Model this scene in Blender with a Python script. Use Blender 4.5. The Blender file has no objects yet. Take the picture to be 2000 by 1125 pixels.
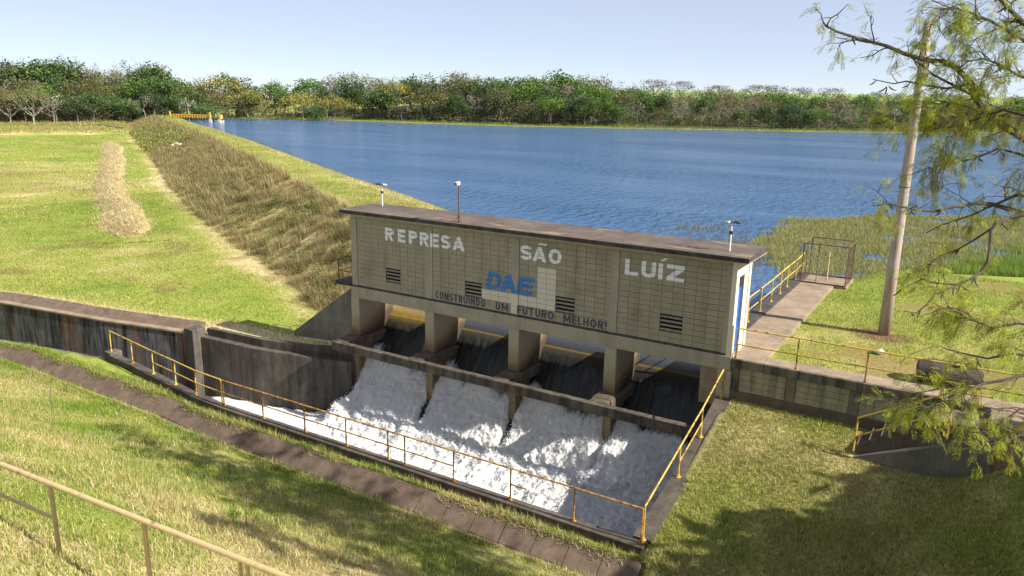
import bpy, math, random
import numpy as np
from mathutils import Vector, Matrix

# ------------------------------------------------------------------ camera, sky, sun, exposure
S = bpy.context.scene
COL = S.collection
FPX = 1500.0
CAM = np.array([23.161, -24.473, 8.146])
CR = np.array([[0.8514, 0.5243, 0.0177], [-0.1411, 0.1963, 0.9703], [-0.5053, 0.8286, -0.2411]])
cam = bpy.data.cameras.new('camera')
cam.sensor_width = 36.0
cam.lens = 36.0 * FPX / 2000.0
cam.clip_start = 0.2
cam.clip_end = 9000
camo = bpy.data.objects.new('camera', cam)
COL.objects.link(camo)
camo.matrix_world = Matrix(((CR[0][0], CR[1][0], -CR[2][0], CAM[0]), (CR[0][1], CR[1][1], -CR[2][1], CAM[1]),
                            (CR[0][2], CR[1][2], -CR[2][2], CAM[2]), (0, 0, 0, 1)))
S.camera = camo

SUN_EL = math.radians(38.0)
SUN_AZ = math.radians(3.5)          # towards the sun, from +X turning to +Y
SUNV = np.array([math.cos(SUN_EL) * math.cos(SUN_AZ), math.cos(SUN_EL) * math.sin(SUN_AZ), math.sin(SUN_EL)])
W = bpy.data.worlds.new('World')
S.world = W
W.use_nodes = True
nt = W.node_tree
sky = nt.nodes.new('ShaderNodeTexSky')
sky.sky_type = 'NISHITA'
sky.sun_disc = False
sky.sun_elevation = SUN_EL
sky.sun_rotation = math.radians(90.0) - SUN_AZ
sky.altitude = 5000
sky.air_density = 1.0
sky.dust_density = 0.25
sky.ozone_density = 1.0
veil = nt.nodes.new('ShaderNodeMix')        # thin even high haze over the whole sky
veil.data_type = 'RGBA'
veil.inputs[0].default_value = 0.62
nt.links.new(sky.outputs[0], veil.inputs[6])
veil.inputs[7].default_value = (4.2, 4.4, 5.1, 1)
nt.links.new(veil.outputs[2], nt.nodes['Background'].inputs[0])
nt.nodes['Background'].inputs[1].default_value = 0.078
sl = bpy.data.lights.new('sun', 'SUN')
sl.energy = 4.4
sl.angle = math.radians(0.5)
sl.color = (1.0, 0.93, 0.82)
so = bpy.data.objects.new('sun', sl)
COL.objects.link(so)
so.rotation_euler = Vector(tuple(-SUNV)).to_track_quat('-Z', 'Y').to_euler()
so.location = (60, 8, 60)
S.view_settings.view_transform = 'Standard'
S.view_settings.look = 'None'
S.view_settings.gamma = 1
S.view_settings.exposure = 1.1
S.render.engine = 'CYCLES'
S.cycles.max_bounces = 6
S.cycles.transparent_max_bounces = 8

# ------------------------------------------------------------------ noise
rng = np.random.default_rng(7)
random.seed(7)


def vnoise(x, y, seed=0):
    x = np.asarray(x, float); y = np.asarray(y, float)
    xi = np.floor(x); yi = np.floor(y)
    fx = x - xi; fy = y - yi
    fx = fx * fx * (3 - 2 * fx); fy = fy * fy * (3 - 2 * fy)

    def h(a, b):
        v = np.sin(a * 127.1 + b * 311.7 + seed * 74.7) * 43758.5453
        return v - np.floor(v)
    return (h(xi, yi) * (1 - fx) + h(xi + 1, yi) * fx) * (1 - fy) + (h(xi, yi + 1) * (1 - fx) + h(xi + 1, yi + 1) * fx) * fy


def fbm(x, y, seed=0, oct=4, gain=.5):
    s = 0; a = 1; t = 0
    for k in range(oct):
        s = s + a * vnoise(np.asarray(x) * 2 ** k + 13.7 * k, np.asarray(y) * 2 ** k - 7.3 * k, seed + k)
        t += a; a *= gain
    return s / t


def sstep(x, a, b):
    t = np.clip((np.asarray(x, float) - a) / (b - a), 0, 1)
    return t * t * (3 - 2 * t)


def lerp(a, b, t):
    return a + (b - a) * t


# ------------------------------------------------------------------ object helpers
def tag(o, label=None, cat=None, group=None, kind=None):
    if label: o['label'] = label
    if cat: o['category'] = cat
    if group: o['group'] = group
    if kind: o['kind'] = kind
    return o


def link(name, me, parent=None, loc=None, rz=0.0):
    o = bpy.data.objects.new(name, me)
    COL.objects.link(o)
    if parent is not None: o.parent = parent
    if loc is not None: o.location = loc
    if rz: o.rotation_euler = (0, 0, rz)
    return o


def thing(name, label, cat, loc=(0, 0, 0), group=None, rz=0.0):
    o = link(name, None, None, loc, rz)
    o.empty_display_size = .3
    return tag(o, label, cat, group)


class MB:
    """collects shapes into one mesh"""
    def __init__(s):
        s.v = []; s.f = []; s.m = []

    def add(s, vs, fs, mi=0):
        n = len(s.v)
        s.v.extend([tuple(map(float, p)) for p in vs])
        s.f.extend([tuple(i + n for i in f) for f in fs])
        s.m.extend([mi] * len(fs))
        return s

    def box(s, x0, x1, y0, y1, z0, z1, mi=0):
        return s.hexa([(x0, y0, z0), (x1, y0, z0), (x1, y1, z0), (x0, y1, z0), (x0, y0, z1), (x1, y0, z1), (x1, y1, z1), (x0, y1, z1)], mi)

    def hexa(s, p, mi=0):
        return s.add(p, [(0, 3, 2, 1), (4, 5, 6, 7), (0, 1, 5, 4), (1, 2, 6, 5), (2, 3, 7, 6), (3, 0, 4, 7)], mi)

    def tube(s, pts, r, n=8, cap=True, mi=0):
        pts = [np.array(p, float) for p in pts]
        rs = r if isinstance(r, (list, tuple, np.ndarray)) else [r] * len(pts)
        rings = []
        for i, p in enumerate(pts):
            d = (pts[min(i + 1, len(pts) - 1)] - pts[max(i - 1, 0)])
            d = d / (np.linalg.norm(d) + 1e-9)
            a = np.array([0, 0, 1.0]) if abs(d[2]) < .9 else np.array([1.0, 0, 0])
            u = np.cross(d, a); u /= np.linalg.norm(u)
            w = np.cross(d, u)
            rings.append([p + rs[i] * (math.cos(2 * math.pi * k / n) * u + math.sin(2 * math.pi * k / n) * w) for k in range(n)])
        vs = [q for rg in rings for q in rg]
        fs = []
        for i in range(len(pts) - 1):
            for k in range(n):
                a = i * n + k; b = i * n + (k + 1) % n
                fs.append((a, a + n, b + n, b))
        if cap:
            fs.append(tuple(range(n))); fs.append(tuple(range((len(pts) - 1) * n, len(pts) * n))[::-1])
        return s.add(vs, fs, mi)

    def mesh(s, name, mats, bevel=0, smooth=False):
        me = bpy.data.meshes.new(name)
        me.from_pydata(s.v, [], s.f)
        for m in (mats if isinstance(mats, (list, tuple)) else [mats]):
            me.materials.append(m)
        if any(s.m): me.polygons.foreach_set('material_index', s.m)
        if smooth: me.polygons.foreach_set('use_smooth', [True] * len(me.polygons))
        if bevel:
            import bmesh
            bm = bmesh.new(); bm.from_mesh(me)
            es = [e for e in bm.edges if len(e.link_faces) == 2 and e.calc_face_angle(0) > .6]
            bmesh.ops.bevel(bm, geom=es, offset=bevel, segments=1, affect='EDGES', clamp_overlap=True)
            bm.normal_update()
            bm.to_mesh(me); bm.free()
        me.update()
        return me

    def build(s, name, mats, parent=None, bevel=0, smooth=False, **kw):
        return link(name, s.mesh(name, mats, bevel, smooth), parent, **kw)


def np_mesh(name, V, F, mats, col=None, smooth=False, mi=None):
    """numpy mesh: F is (n,3) or (n,4)"""
    me = bpy.data.meshes.new(name)
    V = np.asarray(V, np.float32); F = np.asarray(F, np.int32)
    n, k = F.shape
    me.vertices.add(len(V)); me.vertices.foreach_set('co', V.ravel())
    me.loops.add(n * k); me.loops.foreach_set('vertex_index', F.ravel())
    me.polygons.add(n)
    me.polygons.foreach_set('loop_start', np.arange(0, n * k, k, dtype=np.int32))
    me.polygons.foreach_set('loop_total', np.full(n, k, np.int32))
    if smooth: me.polygons.foreach_set('use_smooth', np.ones(n, bool))
    for m in (mats if isinstance(mats, (list, tuple)) else [mats]): me.materials.append(m)
    if mi is not None: me.polygons.foreach_set('material_index', np.asarray(mi, np.int32))
    if col is not None:
        a = me.color_attributes.new('Col', 'FLOAT_COLOR', 'POINT')
        c = np.ones((len(V), 4), np.float32); c[:, :col.shape[1]] = col
        a.data.foreach_set('color', c.ravel())
    me.update(calc_edges=True)
    me.validate()
    return me


# ------------------------------------------------------------------ materials
class NT:
    def __init__(s, name):
        s.mat = bpy.data.materials.new(name); s.mat.use_nodes = True
        s.t = s.mat.node_tree; s.b = s.t.nodes['Principled BSDF']

    def n(s, typ, **kw):
        nd = s.t.nodes.new('ShaderNode' + typ)
        for k, v in kw.items():
            if k.startswith('i_'):
                s.set(nd, k[2:].replace('_', ' '), v)
            else: setattr(nd, k, v)
        return nd

    def set(s, nd, key, v):
        inp = nd.inputs[int(key)] if key.isdigit() else nd.inputs[key]
        if hasattr(v, 'is_output'): s.t.links.new(v, inp)
        else: inp.default_value = v

    def pos(s, scale=(1, 1, 1)):
        g = s.n('NewGeometry')
        m = s.n('Mapping', i_Vector=g.outputs['Position'], i_Scale=scale)
        return m.outputs[0]

    def noise(s, scale, detail=5, vec=None, rough=.6, dist=0.0):
        nd = s.n('TexNoise', i_Scale=scale, i_Detail=detail, i_Roughness=rough, i_Distortion=dist)
        s.set(nd, 'Vector', vec if vec is not None else s.pos())
        return nd.outputs['Fac']

    def ramp(s, fac, *stops):
        nd = s.n('ValToRGB'); s.set(nd, 'Fac', fac)
        e = nd.color_ramp.elements
        while len(e) < len(stops): e.new(.5)
        for k, (p, c) in enumerate(stops):
            e[k].position = p
            e[k].color = (c, c, c, 1) if isinstance(c, (int, float)) else (*c, 1)
        return nd.outputs['Color']

    def mix(s, fac, a, b, mode='MIX'):
        nd = s.n('Mix', data_type='RGBA', blend_type=mode)
        for i, v in ((0, fac), (6, a), (7, b)):
            if isinstance(v, tuple): v = (*v, 1) if len(v) == 3 else v
            if hasattr(v, 'is_output'): s.t.links.new(v, nd.inputs[i])
            else: nd.inputs[i].default_value = v
        return nd.outputs[2]

    def math(s, op, a, b=0.0, clamp=False):
        nd = s.n('Math', operation=op, use_clamp=clamp)
        for i, v in ((0, a), (1, b)):
            if hasattr(v, 'is_output'): s.t.links.new(v, nd.inputs[i])
            else: nd.inputs[i].default_value = v
        return nd.outputs[0]

    def sep(s):
        g = s.n('NewGeometry'); x = s.n('SeparateXYZ', i_Vector=g.outputs['Position'])
        return x.outputs

    def bump(s, h, strength=.4, dist=.02):
        b = s.n('Bump', i_Strength=strength, i_Distance=dist, i_Height=h)
        s.t.links.new(b.outputs[0], s.b.inputs['Normal'])

    def out(s, color=None, rough=.85, **kw):
        if color is not None: s.set(s.b, 'Base Color', (*color, 1) if isinstance(color, tuple) else color)
        s.set(s.b, 'Roughness', rough)
        for k, v in kw.items(): s.set(s.b, k.replace('_', ' '), v)
        return s.mat


def m_concrete(name, base, stain=(.03, .027, .022), amount=.5, streak=.5, rough=.9, rust=0.0, scale=1.0):
    m = NT(name)
    blot = m.noise(1.3 * scale, 6, rough=.7)
    stre = m.noise(2.2 * scale, 4, vec=m.pos((1.6, 1.6, .16)), rough=.65)
    fine = m.noise(28, 4)
    c = m.mix(m.ramp(fine, (.25, .0), (.8, 1.0)), tuple(b * .78 for b in base), tuple(min(1, b * 1.18) for b in base))
    c = m.mix(m.math('MULTIPLY', m.ramp(blot, (.5 - .25 * amount, 0.0), (.75, 1.0)), amount), c, stain)
    if streak: c = m.mix(m.math('MULTIPLY', m.ramp(stre, (.44, 0.0), (.62, 1.0)), streak), c, stain)
    if rust:
        rn = m.noise(.9, 4, vec=m.pos((1.4, 1.4, .12)))
        c = m.mix(m.math('MULTIPLY', m.ramp(rn, (.56, 0.0), (.68, 1.0)), rust), c, (.24, .10, .035))
    m.bump(m.mix(.5, fine, blot), .5, .02)
    return m.out(c, rough)


def m_plain(name, color, rough=.6, var=.15, metallic=0.0, rust=0.0, rustcol=(.16, .06, .02)):
    m = NT(name)
    n = m.noise(9, 5)
    c = m.mix(m.ramp(n, (.3, 0.0), (.75, 1.0)), tuple(x * (1 - var) for x in color), tuple(min(1, x * (1 + var)) for x in color))
    if rust:
        n2 = m.noise(5.0, 6, rough=.7)
        c = m.mix(m.ramp(n2, (.62 - .3 * rust, 0.0), (.70 - .25 * rust, 1.0)), c, rustcol)
    m.bump(n, .15, .01)
    return m.out(c, rough, Metallic=metallic)


def m_attr(name, rough=.9, trans=0.0, nscale=9.0, nvar=.35, bump=.5, bdist=.05):
    """colour from the vertex colours, varied by a fine noise; optional leaf translucency"""
    m = NT(name)
    a = m.n('VertexColor', layer_name='Col')
    if nvar:
        n = m.noise(nscale, 6, rough=.75)
        f = m.ramp(n, (.25, 1 - nvar), (.75, 1 + nvar))
        c = m.mix(1.0, a.outputs[0], f, 'MULTIPLY')
        if bump: m.bump(n, bump, bdist)
    else: c = a.outputs[0]
    m.out(c, rough)
    m.b.inputs['Specular IOR Level'].default_value = .25
    if trans:
        t = m.n('BsdfTranslucent'); m.set(t, 'Color', c)
        mx = m.n('MixShader', i_Fac=trans)
        m.t.links.new(m.b.outputs[0], mx.inputs[1]); m.t.links.new(t.outputs[0], mx.inputs[2])
        m.t.links.new(mx.outputs[0], m.t.nodes['Material Output'].inputs[0])
    return m.mat


PAINT = (.37, .34, .255)
MAT = {}
MAT['frame'] = m_concrete('painted_concrete', PAINT, (.15, .12, .075), .3, .25, .8)


def m_block():
    m = NT('painted_block')
    oi = m.n('ObjectInfo')
    n = m.noise(2.0, 5); fine = m.noise(40, 4)
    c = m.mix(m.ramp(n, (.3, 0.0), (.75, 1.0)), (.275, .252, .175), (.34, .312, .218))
    c = m.mix(1.0, c, m.ramp(oi.outputs['Random'], (0.0, .94), (1.0, 1.06)), 'MULTIPLY')
    d = m.noise(1.7, 5, vec=m.pos((1, 1, .25)))
    c = m.mix(m.math('MULTIPLY', m.ramp(d, (.50, 0.0), (.72, 1.0)), .5), c, (.15, .125, .08))
    m.bump(fine, .3, .01)
    return m.out(c, .8)


MAT['block'] = m_block()
MAT['mortar'] = m_plain('mortar_joint', (.15, .118, .08), .95)
MAT['cream'] = m_plain('cream_paint', (.60, .56, .45), .7, .08)
MAT['white_paint'] = m_plain('white_letter_paint', (.80, .80, .84), .6, .05)
MAT['navy_paint'] = m_plain('navy_letter_paint', (.035, .05, .085), .6, .2)


def m_blue():
    m = NT('blue_letter_paint')
    n = m.noise(9, 6, rough=.75, dist=.6)
    return m.out(m.ramp(n, (.38, (.03, .14, .42)), (.66, (.07, .23, .55)), (.80, (.22, .36, .55))), .65)


MAT['blue_paint'] = m_blue()


def m_roof():
    m = NT('roof_concrete')
    n = m.noise(.8, 7, rough=.75); f = m.noise(14, 5); k = m.noise(1.6, 4, vec=m.pos((.35, 1.2, 1)))
    c = m.mix(m.ramp(n, (.35, 0.0), (.7, 1.0)), (.06, .045, .038), (.15, .115, .09))
    c = m.mix(m.math('MULTIPLY', m.ramp(k, (.57, 0.0), (.68, 1.0)), .6), c, (.30, .22, .13))
    c = m.mix(1.0, c, m.ramp(f, (.2, .75), (.8, 1.25)), 'MULTIPLY')
    m.bump(f, .5, .02)
    return m.out(c, .9)


MAT['roof'] = m_roof()
MAT['roof_edge'] = m_concrete('roof_edge_concrete', (.09, .08, .065), (.012, .011, .010), .8, .6, .9)


def m_pier():
    m = NT('pier_concrete')
    p = m.sep()
    fine = m.noise(30, 4); n = m.noise(1.2, 5)
    c = m.mix(m.ramp(fine, (.25, 0.0), (.8, 1.0)), (.30, .27, .19), (.43, .39, .28))
    # water stain: tan then dark brown, rising from the water line along the inner faces
    up = m.math('ADD', m.math('MULTIPLY', p[1], -.50), m.math('ADD', p[2], 2.75))
    up = m.math('ADD', up, m.math('MULTIPLY', m.math('SUBTRACT', n, .5), .7))
    deep = m.ramp(m.math('MULTIPLY', up, .5), (.08, 1.0), (.42, 0.0))
    tan = m.ramp(m.math('MULTIPLY', up, .5), (.30, 1.0), (.75, 0.0))
    c = m.mix(m.math('MULTIPLY', tan, .85), c, (.25, .155, .065))
    c = m.mix(m.math('MULTIPLY', deep, .95), c, (.04, .028, .018))
    m.bump(fine, .4, .02)
    return m.out(c, .85)


MAT['pier'] = m_pier()
MAT['footing'] = m_concrete('footing_concrete', (.15, .11, .07), (.025, .020, .015), .75, .6, .9)
MAT['brown_wall'] = m_concrete('wet_divider_concrete', (.22, .15, .08), (.06, .04, .025), .6, .5, .6)
MAT['beam'] = m_concrete('beam_concrete', (.16, .13, .095), (.014, .012, .010), .9, .75, .9)
MAT['chute'] = m_concrete('chute_wall_concrete', (.19, .165, .13), (.03, .025, .02), .8, .55, .9, rust=.4)
MAT['dark_chute'] = m_concrete('blackened_concrete', (.15, .12, .095), (.018, .015, .012), .95, .3, .92)
MAT['far_wall'] = m_concrete('channel_wall_concrete', (.19, .185, .185), (.013, .013, .014), .6, 1.0, .9, rust=.75)
MAT['basin_wall'] = m_concrete('basin_wall_concrete', (.135, .118, .098), (.026, .021, .018), .85, .65, .9, rust=.35)
MAT['wing'] = m_concrete('wing_wall_concrete', (.21, .20, .175), (.045, .042, .036), .75, .25, .92)
MAT['gutter'] = m_concrete('gutter_concrete', (.205, .145, .105), (.055, .035, .026), .8, .35, .95)
MAT['walk'] = m_concrete('walkway_concrete', (.37, .28, .19), (.09, .065, .045), .85, .0, .92)
MAT['ret_frame'] = m_concrete('retaining_concrete', (.24, .215, .16), (.016, .015, .013), .8, .8, .92)
MAT['ret_block'] = m_concrete('retaining_block', (.36, .335, .235), (.03, .027, .02), .45, .45, .9)
MAT['plinth'] = m_concrete('plinth_concrete', (.15, .12, .09), (.04, .03, .025), .7, .3, .92)
MAT['yellow'] = m_plain('yellow_rail_paint', (.56, .385, .075), .55, .15, rust=.3)
MAT['yellow_rusty'] = m_plain('rusty_yellow_paint', (.50, .32, .055), .6, .2, rust=.6, rustcol=(.22, .075, .02))
MAT['cream_rail'] = m_plain('faded_cream_rail_paint', (.50, .39, .20), .55, .12, rust=.12)
MAT['rust_steel'] = m_plain('rusty_steel', (.13, .065, .04), .8, .35)
MAT['dark_metal'] = m_plain('dark_metal', (.05, .045, .045), .5, .3)
MAT['white_metal'] = m_plain('white_metal', (.75, .74, .74), .45, .06)
MAT['slat'] = m_plain('louvre_slat', (.30, .27, .21), .8, .3)
MAT['void'] = m_plain('dark_interior', (.012, .011, .010), .95, .2)
MAT['door'] = m_plain('blue_door_paint', (.03, .14, .48), .4, .12)
MAT['sunlit_paint'] = m_plain('sunlit_cream_paint', (.66, .60, .47), .8, .06)  # the building's own paint, with the sunlit brightness put into the colour


def m_pole():
    m = NT('weathered_pole')
    n = m.noise(2.0, 6, vec=m.pos((3, 3, .35)), rough=.7); f = m.noise(25, 4)
    c = m.ramp(n, (.32, (.45, .41, .39)), (.52, (.38, .31, .27)), (.68, (.38, .19, .10)))
    c = m.mix(1.0, c, m.ramp(f, (.2, .8), (.8, 1.15)), 'MULTIPLY')
    m.bump(f, .4, .02)
    return m.out(c, .85)


MAT['pole'] = m_pole()
MAT['bark'] = m_concrete('grey_bark', (.085, .068, .055), (.03, .024, .02), .6, .4, .95, scale=4)
MAT['pale_bark'] = m_plain('pale_bark', (.36, .32, .26), .9, .2)
MAT['brown_bark'] = m_plain('brown_bark', (.20, .155, .12), .9, .25)
MAT['twig'] = m_plain('bare_twigs', (.27, .22, .19), .95, .25)
MAT['pod'] = m_plain('seed_pod', (.045, .028, .020), .7, .3)
MAT['ground'] = m_attr('grass_ground', .95, 0, 7.0, .55, .9, .08)
MAT['grass'] = m_attr('grass_blades', .75, .35, 0, 0)
MAT['leaf'] = m_attr('leaf_cards', .7, .30, 0, 0)
MAT['frond'] = m_attr('feathery_leaf', .55, .42, 0, 0)
MAT['earth'] = m_plain('red_earth', (.20, .085, .05), .95, .35)
MAT['brick'] = m_plain('pale_brick', (.72, .62, .55), .9, .12)


def m_lake():
    m = NT('lake_water')
    n1 = m.noise(1.15, 5, vec=m.pos((1, 1.7, 1)), rough=.65)
    n2 = m.noise(1.25, 3, vec=m.pos((1, .5, 1)))
    gust = m.noise(.022, 4, vec=m.pos((.7, 2.2, 1)), rough=.6)
    h = m.math('ADD', n1, m.math('MULTIPLY', n2, 1.8))
    g = m.ramp(gust, (.36, .22), (.62, 1.0))
    b = m.n('Bump', i_Distance=.45, i_Height=h); m.set(b, 'Strength', g)
    m.t.links.new(b.outputs[0], m.b.inputs['Normal'])
    return m.out((.052, .128, .270), .10, IOR=1.33)


MAT['lake'] = m_lake()


def m_rapids():
    """R of the vertex colours = foam, G = amount of sunlit brown at the crest, B = streak seed"""
    m = NT('rushing_water')
    a = m.n('VertexColor', layer_name='Col')
    s = m.n('SeparateColor'); m.set(s, 'Color', a.outputs[0])
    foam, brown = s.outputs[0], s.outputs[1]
    fine = m.noise(14, 7, rough=.8)
    strk = m.noise(3.0, 5, vec=m.pos((3.2, .25, .25)), rough=.7)
    dark = m.ramp(strk, (.42, (.010, .011, .011)), (.60, (.035, .036, .032)), (.75, (.13, .11, .06)))
    dark = m.mix(s.outputs[2], (.035, .038, .042), dark)
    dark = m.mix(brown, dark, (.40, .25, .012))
    big = m.noise(1.3, 5, rough=.7)
    flow = m.noise(2.6, 7, vec=m.pos((2.6, .55, .55)), rough=.75)
    speck = m.noise(34, 4, rough=.8)
    white = m.mix(m.ramp(big, (.54, 0.0), (.74, .6)), (.93, .93, .92), (.70, .62, .49))
    white = m.mix(m.ramp(flow, (.34, .6), (.48, 0.0)), white, (.46, .47, .47))
    white = m.mix(m.ramp(m.math('ADD', m.math('MULTIPLY', fine, .5), m.math('MULTIPLY', speck, .5)), (.36, .6), (.45, 0.0)), white, (.42, .43, .43))
    f2 = m.math('ADD', foam, m.math('MULTIPLY', m.math('SUBTRACT', flow, .5), 1.1))
    f2 = m.math('ADD', f2, m.math('MULTIPLY', m.math('SUBTRACT', speck, .5), .5))
    fr = m.ramp(f2, (.33, 0.0), (.62, 1.0))
    c = m.mix(fr, dark, white)
    m.bump(m.math('ADD', m.math('MULTIPLY', m.math('ADD', fine, m.math('MULTIPLY', speck, .5)), m.math('ADD', fr, .08)), m.math('MULTIPLY', m.math('MULTIPLY', strk, .12), s.outputs[2])), .9, .10)
    m.set(m.b, 'IOR', 1.33)
    return m.out(c, m.ramp(fr, (0.0, .12), (1.0, .75)))


MAT['rapids'] = m_rapids()
MAT['spray'] = m_plain('spray_drops', (.85, .86, .87), .4, .03)

# ------------------------------------------------------------------ terrain shape
ND = np.array([.543, .840]); SD = np.array([-.840, .543])     # across / along the dam
FIELD = -3.5
LAKE_Z = -1.5
FAR_SHORE = np.array([(-230, 174), (-212, 189), (-189, 199), (-150, 203), (-119, 210), (-95, 222), (-74, 236), (-45, 254), (-13.6, 275), (10, 303), (31, 336), (120, 430), (420, 620)], float)
FAR_WALL = [(-40, -10.5), (-30, -7.0), (-22, -4.6), (-14.1, -3.4), (-8.9, -2.3), (-8.2, -1.95), (-4.6, -1.65), (-2.0, -1.05), (0.05, -.35)]      # channel-side face, top
NEAR_WALL = [(-40, -13.5), (-30, -11.2), (-22, -9.0), (-16, -7.3), (-12.5, -6.6), (-9.0, -5.95), (-6.9, -6.15), (-5.0, -6.45), (-3.2, -6.7), (-1.6, -6.95), (0, -7.05), (16.9, -7.05)]


def far_wall_y(x):
    a = np.array(FAR_WALL); return np.interp(x, a[:, 0], a[:, 1])


def near_wall_y(x):
    a = np.array(NEAR_WALL); return np.interp(x, a[:, 0], a[:, 1])


def gutter_y(x):
    return np.minimum(-7.62, near_wall_y(x) - .75)


def poly_dist(x, y, P):
    d = np.full(np.shape(x), 1e9)
    for a, b in zip(P[:-1], P[1:]):
        ab = b - a; L = ab @ ab
        t = np.clip(((x - a[0]) * ab[0] + (y - a[1]) * ab[1]) / L, 0, 1)
        d = np.minimum(d, np.hypot(x - a[0] - t * ab[0], y - a[1] - t * ab[1]))
    return d


def beyond_far(x, y):
    """True on the far side of the far shore line"""
    yy = np.interp(x, FAR_SHORE[:, 0], FAR_SHORE[:, 1])
    return (y > yy) & (x > -232)


def dam_t(s):
    tL = np.interp(s, [0, 28, 71, 123, 168, 216, 275], [6.3, 6.1, 5.7, 4.3, 2.1, -1.1, -3.1])
    tT = np.interp(s, [0, 15, 21, 39, 66, 116, 184, 209, 275], [.6, .2, -.6, -2.6, -4.4, -5.9, -8.3, -10, -12])
    return tL, tT


def mound_c(s):
    return np.interp(s, [38, 170], [-9.7, -14.3]) + .55 * np.sin(s * .055 + .4) + 1.0 * (fbm(s * .11, 0 * s, 171, 3) - .5)


def mound_w(s):
    return (1.15 + 1.1 * fbm(s * .14, 0 * s, 173, 3)) * np.sqrt(np.clip((s - 36) / 5, 0, 1) * np.clip((167 - s) / 8, 0, 1))


def dam_w(s):
    return np.interp(s, [30, 39, 54, 80, 121, 149, 175, 193, 221, 252, 290], [15.4, 15.2, 14.3, 13.6, 12.5, 11.1, 9.9, 8.3, 7.3, 6.5, 5.5])


def dam_z(s, t):
    tL, tT = dam_t(s)
    tW = dam_w(s); tR = tW - np.interp(s, [0, 260], [3.2, 2.0])
    u = np.clip((t - tT) / (tL - tT), 0, 1)
    u = u + .05 * np.sin(u * 2 * np.pi) * -1
    z = FIELD + 3.0 * u
    z = z + .10 * np.clip(1 - np.abs(t - .5 * (tL + tR)) / np.maximum(.5 * (tR - tL), .5), 0, 1)
    lake = np.where(t > tR, -.5 - (t - tR) / (tW - tR), 9.0)
    return np.minimum(z, lake)


def H(x, y):
    x = np.asarray(x, float); y = np.asarray(y, float)
    s = x * SD[0] + y * SD[1]; t = x * ND[0] + y * ND[1]
    r = np.hypot(x - CAM[0], y - CAM[1])
    z = np.full(x.shape, FIELD)
    z = z + .10 * (fbm(x * .12, y * .12, 3) - .5)
    # raised strip along the foot of the dam and the mound in the field
    mt = mound_c(s); ms = sstep(s, 36, 41) * (1 - sstep(s, 158, 168))
    z = z + .5 * ms * np.clip(1 - ((t - mt) / np.maximum(mound_w(s), .3)) ** 2, 0, 1)
    z = z + sstep(r, 238, 243) * .9
    hill = -2.6 + np.clip(r - 285, 0, 150) * .065 + np.clip(r - 435, 0, 400) * .02
    z = np.where((t < 15) & (r > 285), np.maximum(z, hill), z)
    z = np.where(s > 240, np.maximum(z, -1.0 - .2 * poly_dist(x, y, np.array([(-240., 139.), (-256., 121.)]))), z)
    # dam
    dz = dam_z(s, t)
    ind = (s > -8) & (s < 290) & (t < 22) & (x < -.25)
    z = np.where(ind & (t > dam_t(s)[1]), dz, z)
    # abutment cone beside the gatehouse
    cone = -.30 - .70 * np.clip(-x - .1, 0, 9) - .25 * np.clip(y - 9, 0, 9)
    z = np.where((x < -.25) & (y > .2) & (y < 14), np.maximum(z, cone), z)
    # ground behind the channel wall
    near = (x > -45) & (x < .3) & (y < .2)
    fw = far_wall_y(x)
    z = np.where(near & (y > fw), np.maximum(z, lerp(-3.28, FIELD, sstep(y - fw, .5, 6))), z)
    z = np.where(near & (y > fw) & (x > -9), np.maximum(z, -3.12 + .12 * (x + 4) / 4 * (x > -4)), z)
    # lake bed
    lake = ((t > dam_w(s) + .3) | (x > -.25)) & (y > 1.8)
    z = np.where(lake, np.where(ind & (x < -.25), np.maximum(dz, -4.5), -4.5), z)
    # right bank
    ysh = np.interp(x, [15.7, 17, 18.5, 20, 26, 40, 80, 300], [15.6, 17.5, 20.5, 24.0, 26.5, 28.5, 30.5, 40])
    up = -.28 - sstep(y, ysh - 5.5, ysh + 1.5) * 1.15 - np.clip(y - ysh - 1.5, 0, 100) * .03 + np.clip(x - 26, 0, 60) * .05
    up = np.where(y > ysh + 26, -4.0, up)
    z = np.where((x > 15.78) & (y > .35), up, z)
    # far hills
    bf = beyond_far(x, y)
    d = poly_dist(x, y, FAR_SHORE)
    z = np.where(bf, -1.42 + np.minimum(d * .06, .4) + np.clip(d - 8, 0, 380) * .046 + np.clip(d - 388, 0, 9999) * -.02, z)
    # lower ground on the camera side
    low = np.interp(y, [-9.2, -8.4, -7.2, -4, -2, 0], [-3.72, -3.66, -3.36, -2.72, -2.15, -1.52])
    low = low + .45 * sstep(x, 20.5, 22.5) * -.3 * sstep(y, -3, 0)
    rise = sstep(x, 22.6, 29) * (1.2 + 1.4 * sstep(y, -7, -1))
    low = low + rise
    left = sstep(x, 8, -8)
    low = np.where(x < 16.6, lerp(low, np.minimum(low, -3.5), 1.0), low)
    yb = y - gutter_y(x) - 7.62
    bank = -3.74 + np.clip(-8.9 - yb, 0, 16.5) * (.50 + .05 * np.sin(x * .21)) - .25 * sstep(-y, 9, 13) * (1 - sstep(-y, 13, 17))
    bank = np.minimum(bank, 4.6) + rise * .8
    cam = np.where(yb < -8.9, np.maximum(bank, np.where(yb < -9.2, -9, low)), low)
    z = np.where((y < near_wall_y(x)) | ((x > 16.6) & (y <= .35)), cam, z)
    # V gutter cut
    gy = gutter_y(x)
    z = np.where((x < 17.2) & (y < near_wall_y(x) - .3) & (y > gy - .86) & (x > -45), np.minimum(z, np.where(y < gy + .14, -4.35, -3.46)), z)
    # the chute and the channel
    ch = (x < 16.45) & (x > -45) & (y < fw + np.where(x > -9.1, .46, .2)) & (y > near_wall_y(x) - .12)
    ch |= (x > -.1) & (x < 16.5) & (y < 2.4) & (y > -7.0)
    z = np.where(ch, -7.6, z)
    return z + .03 * (fbm(x * 1.3, y * 1.3, 9, 3) - .5)


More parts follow.
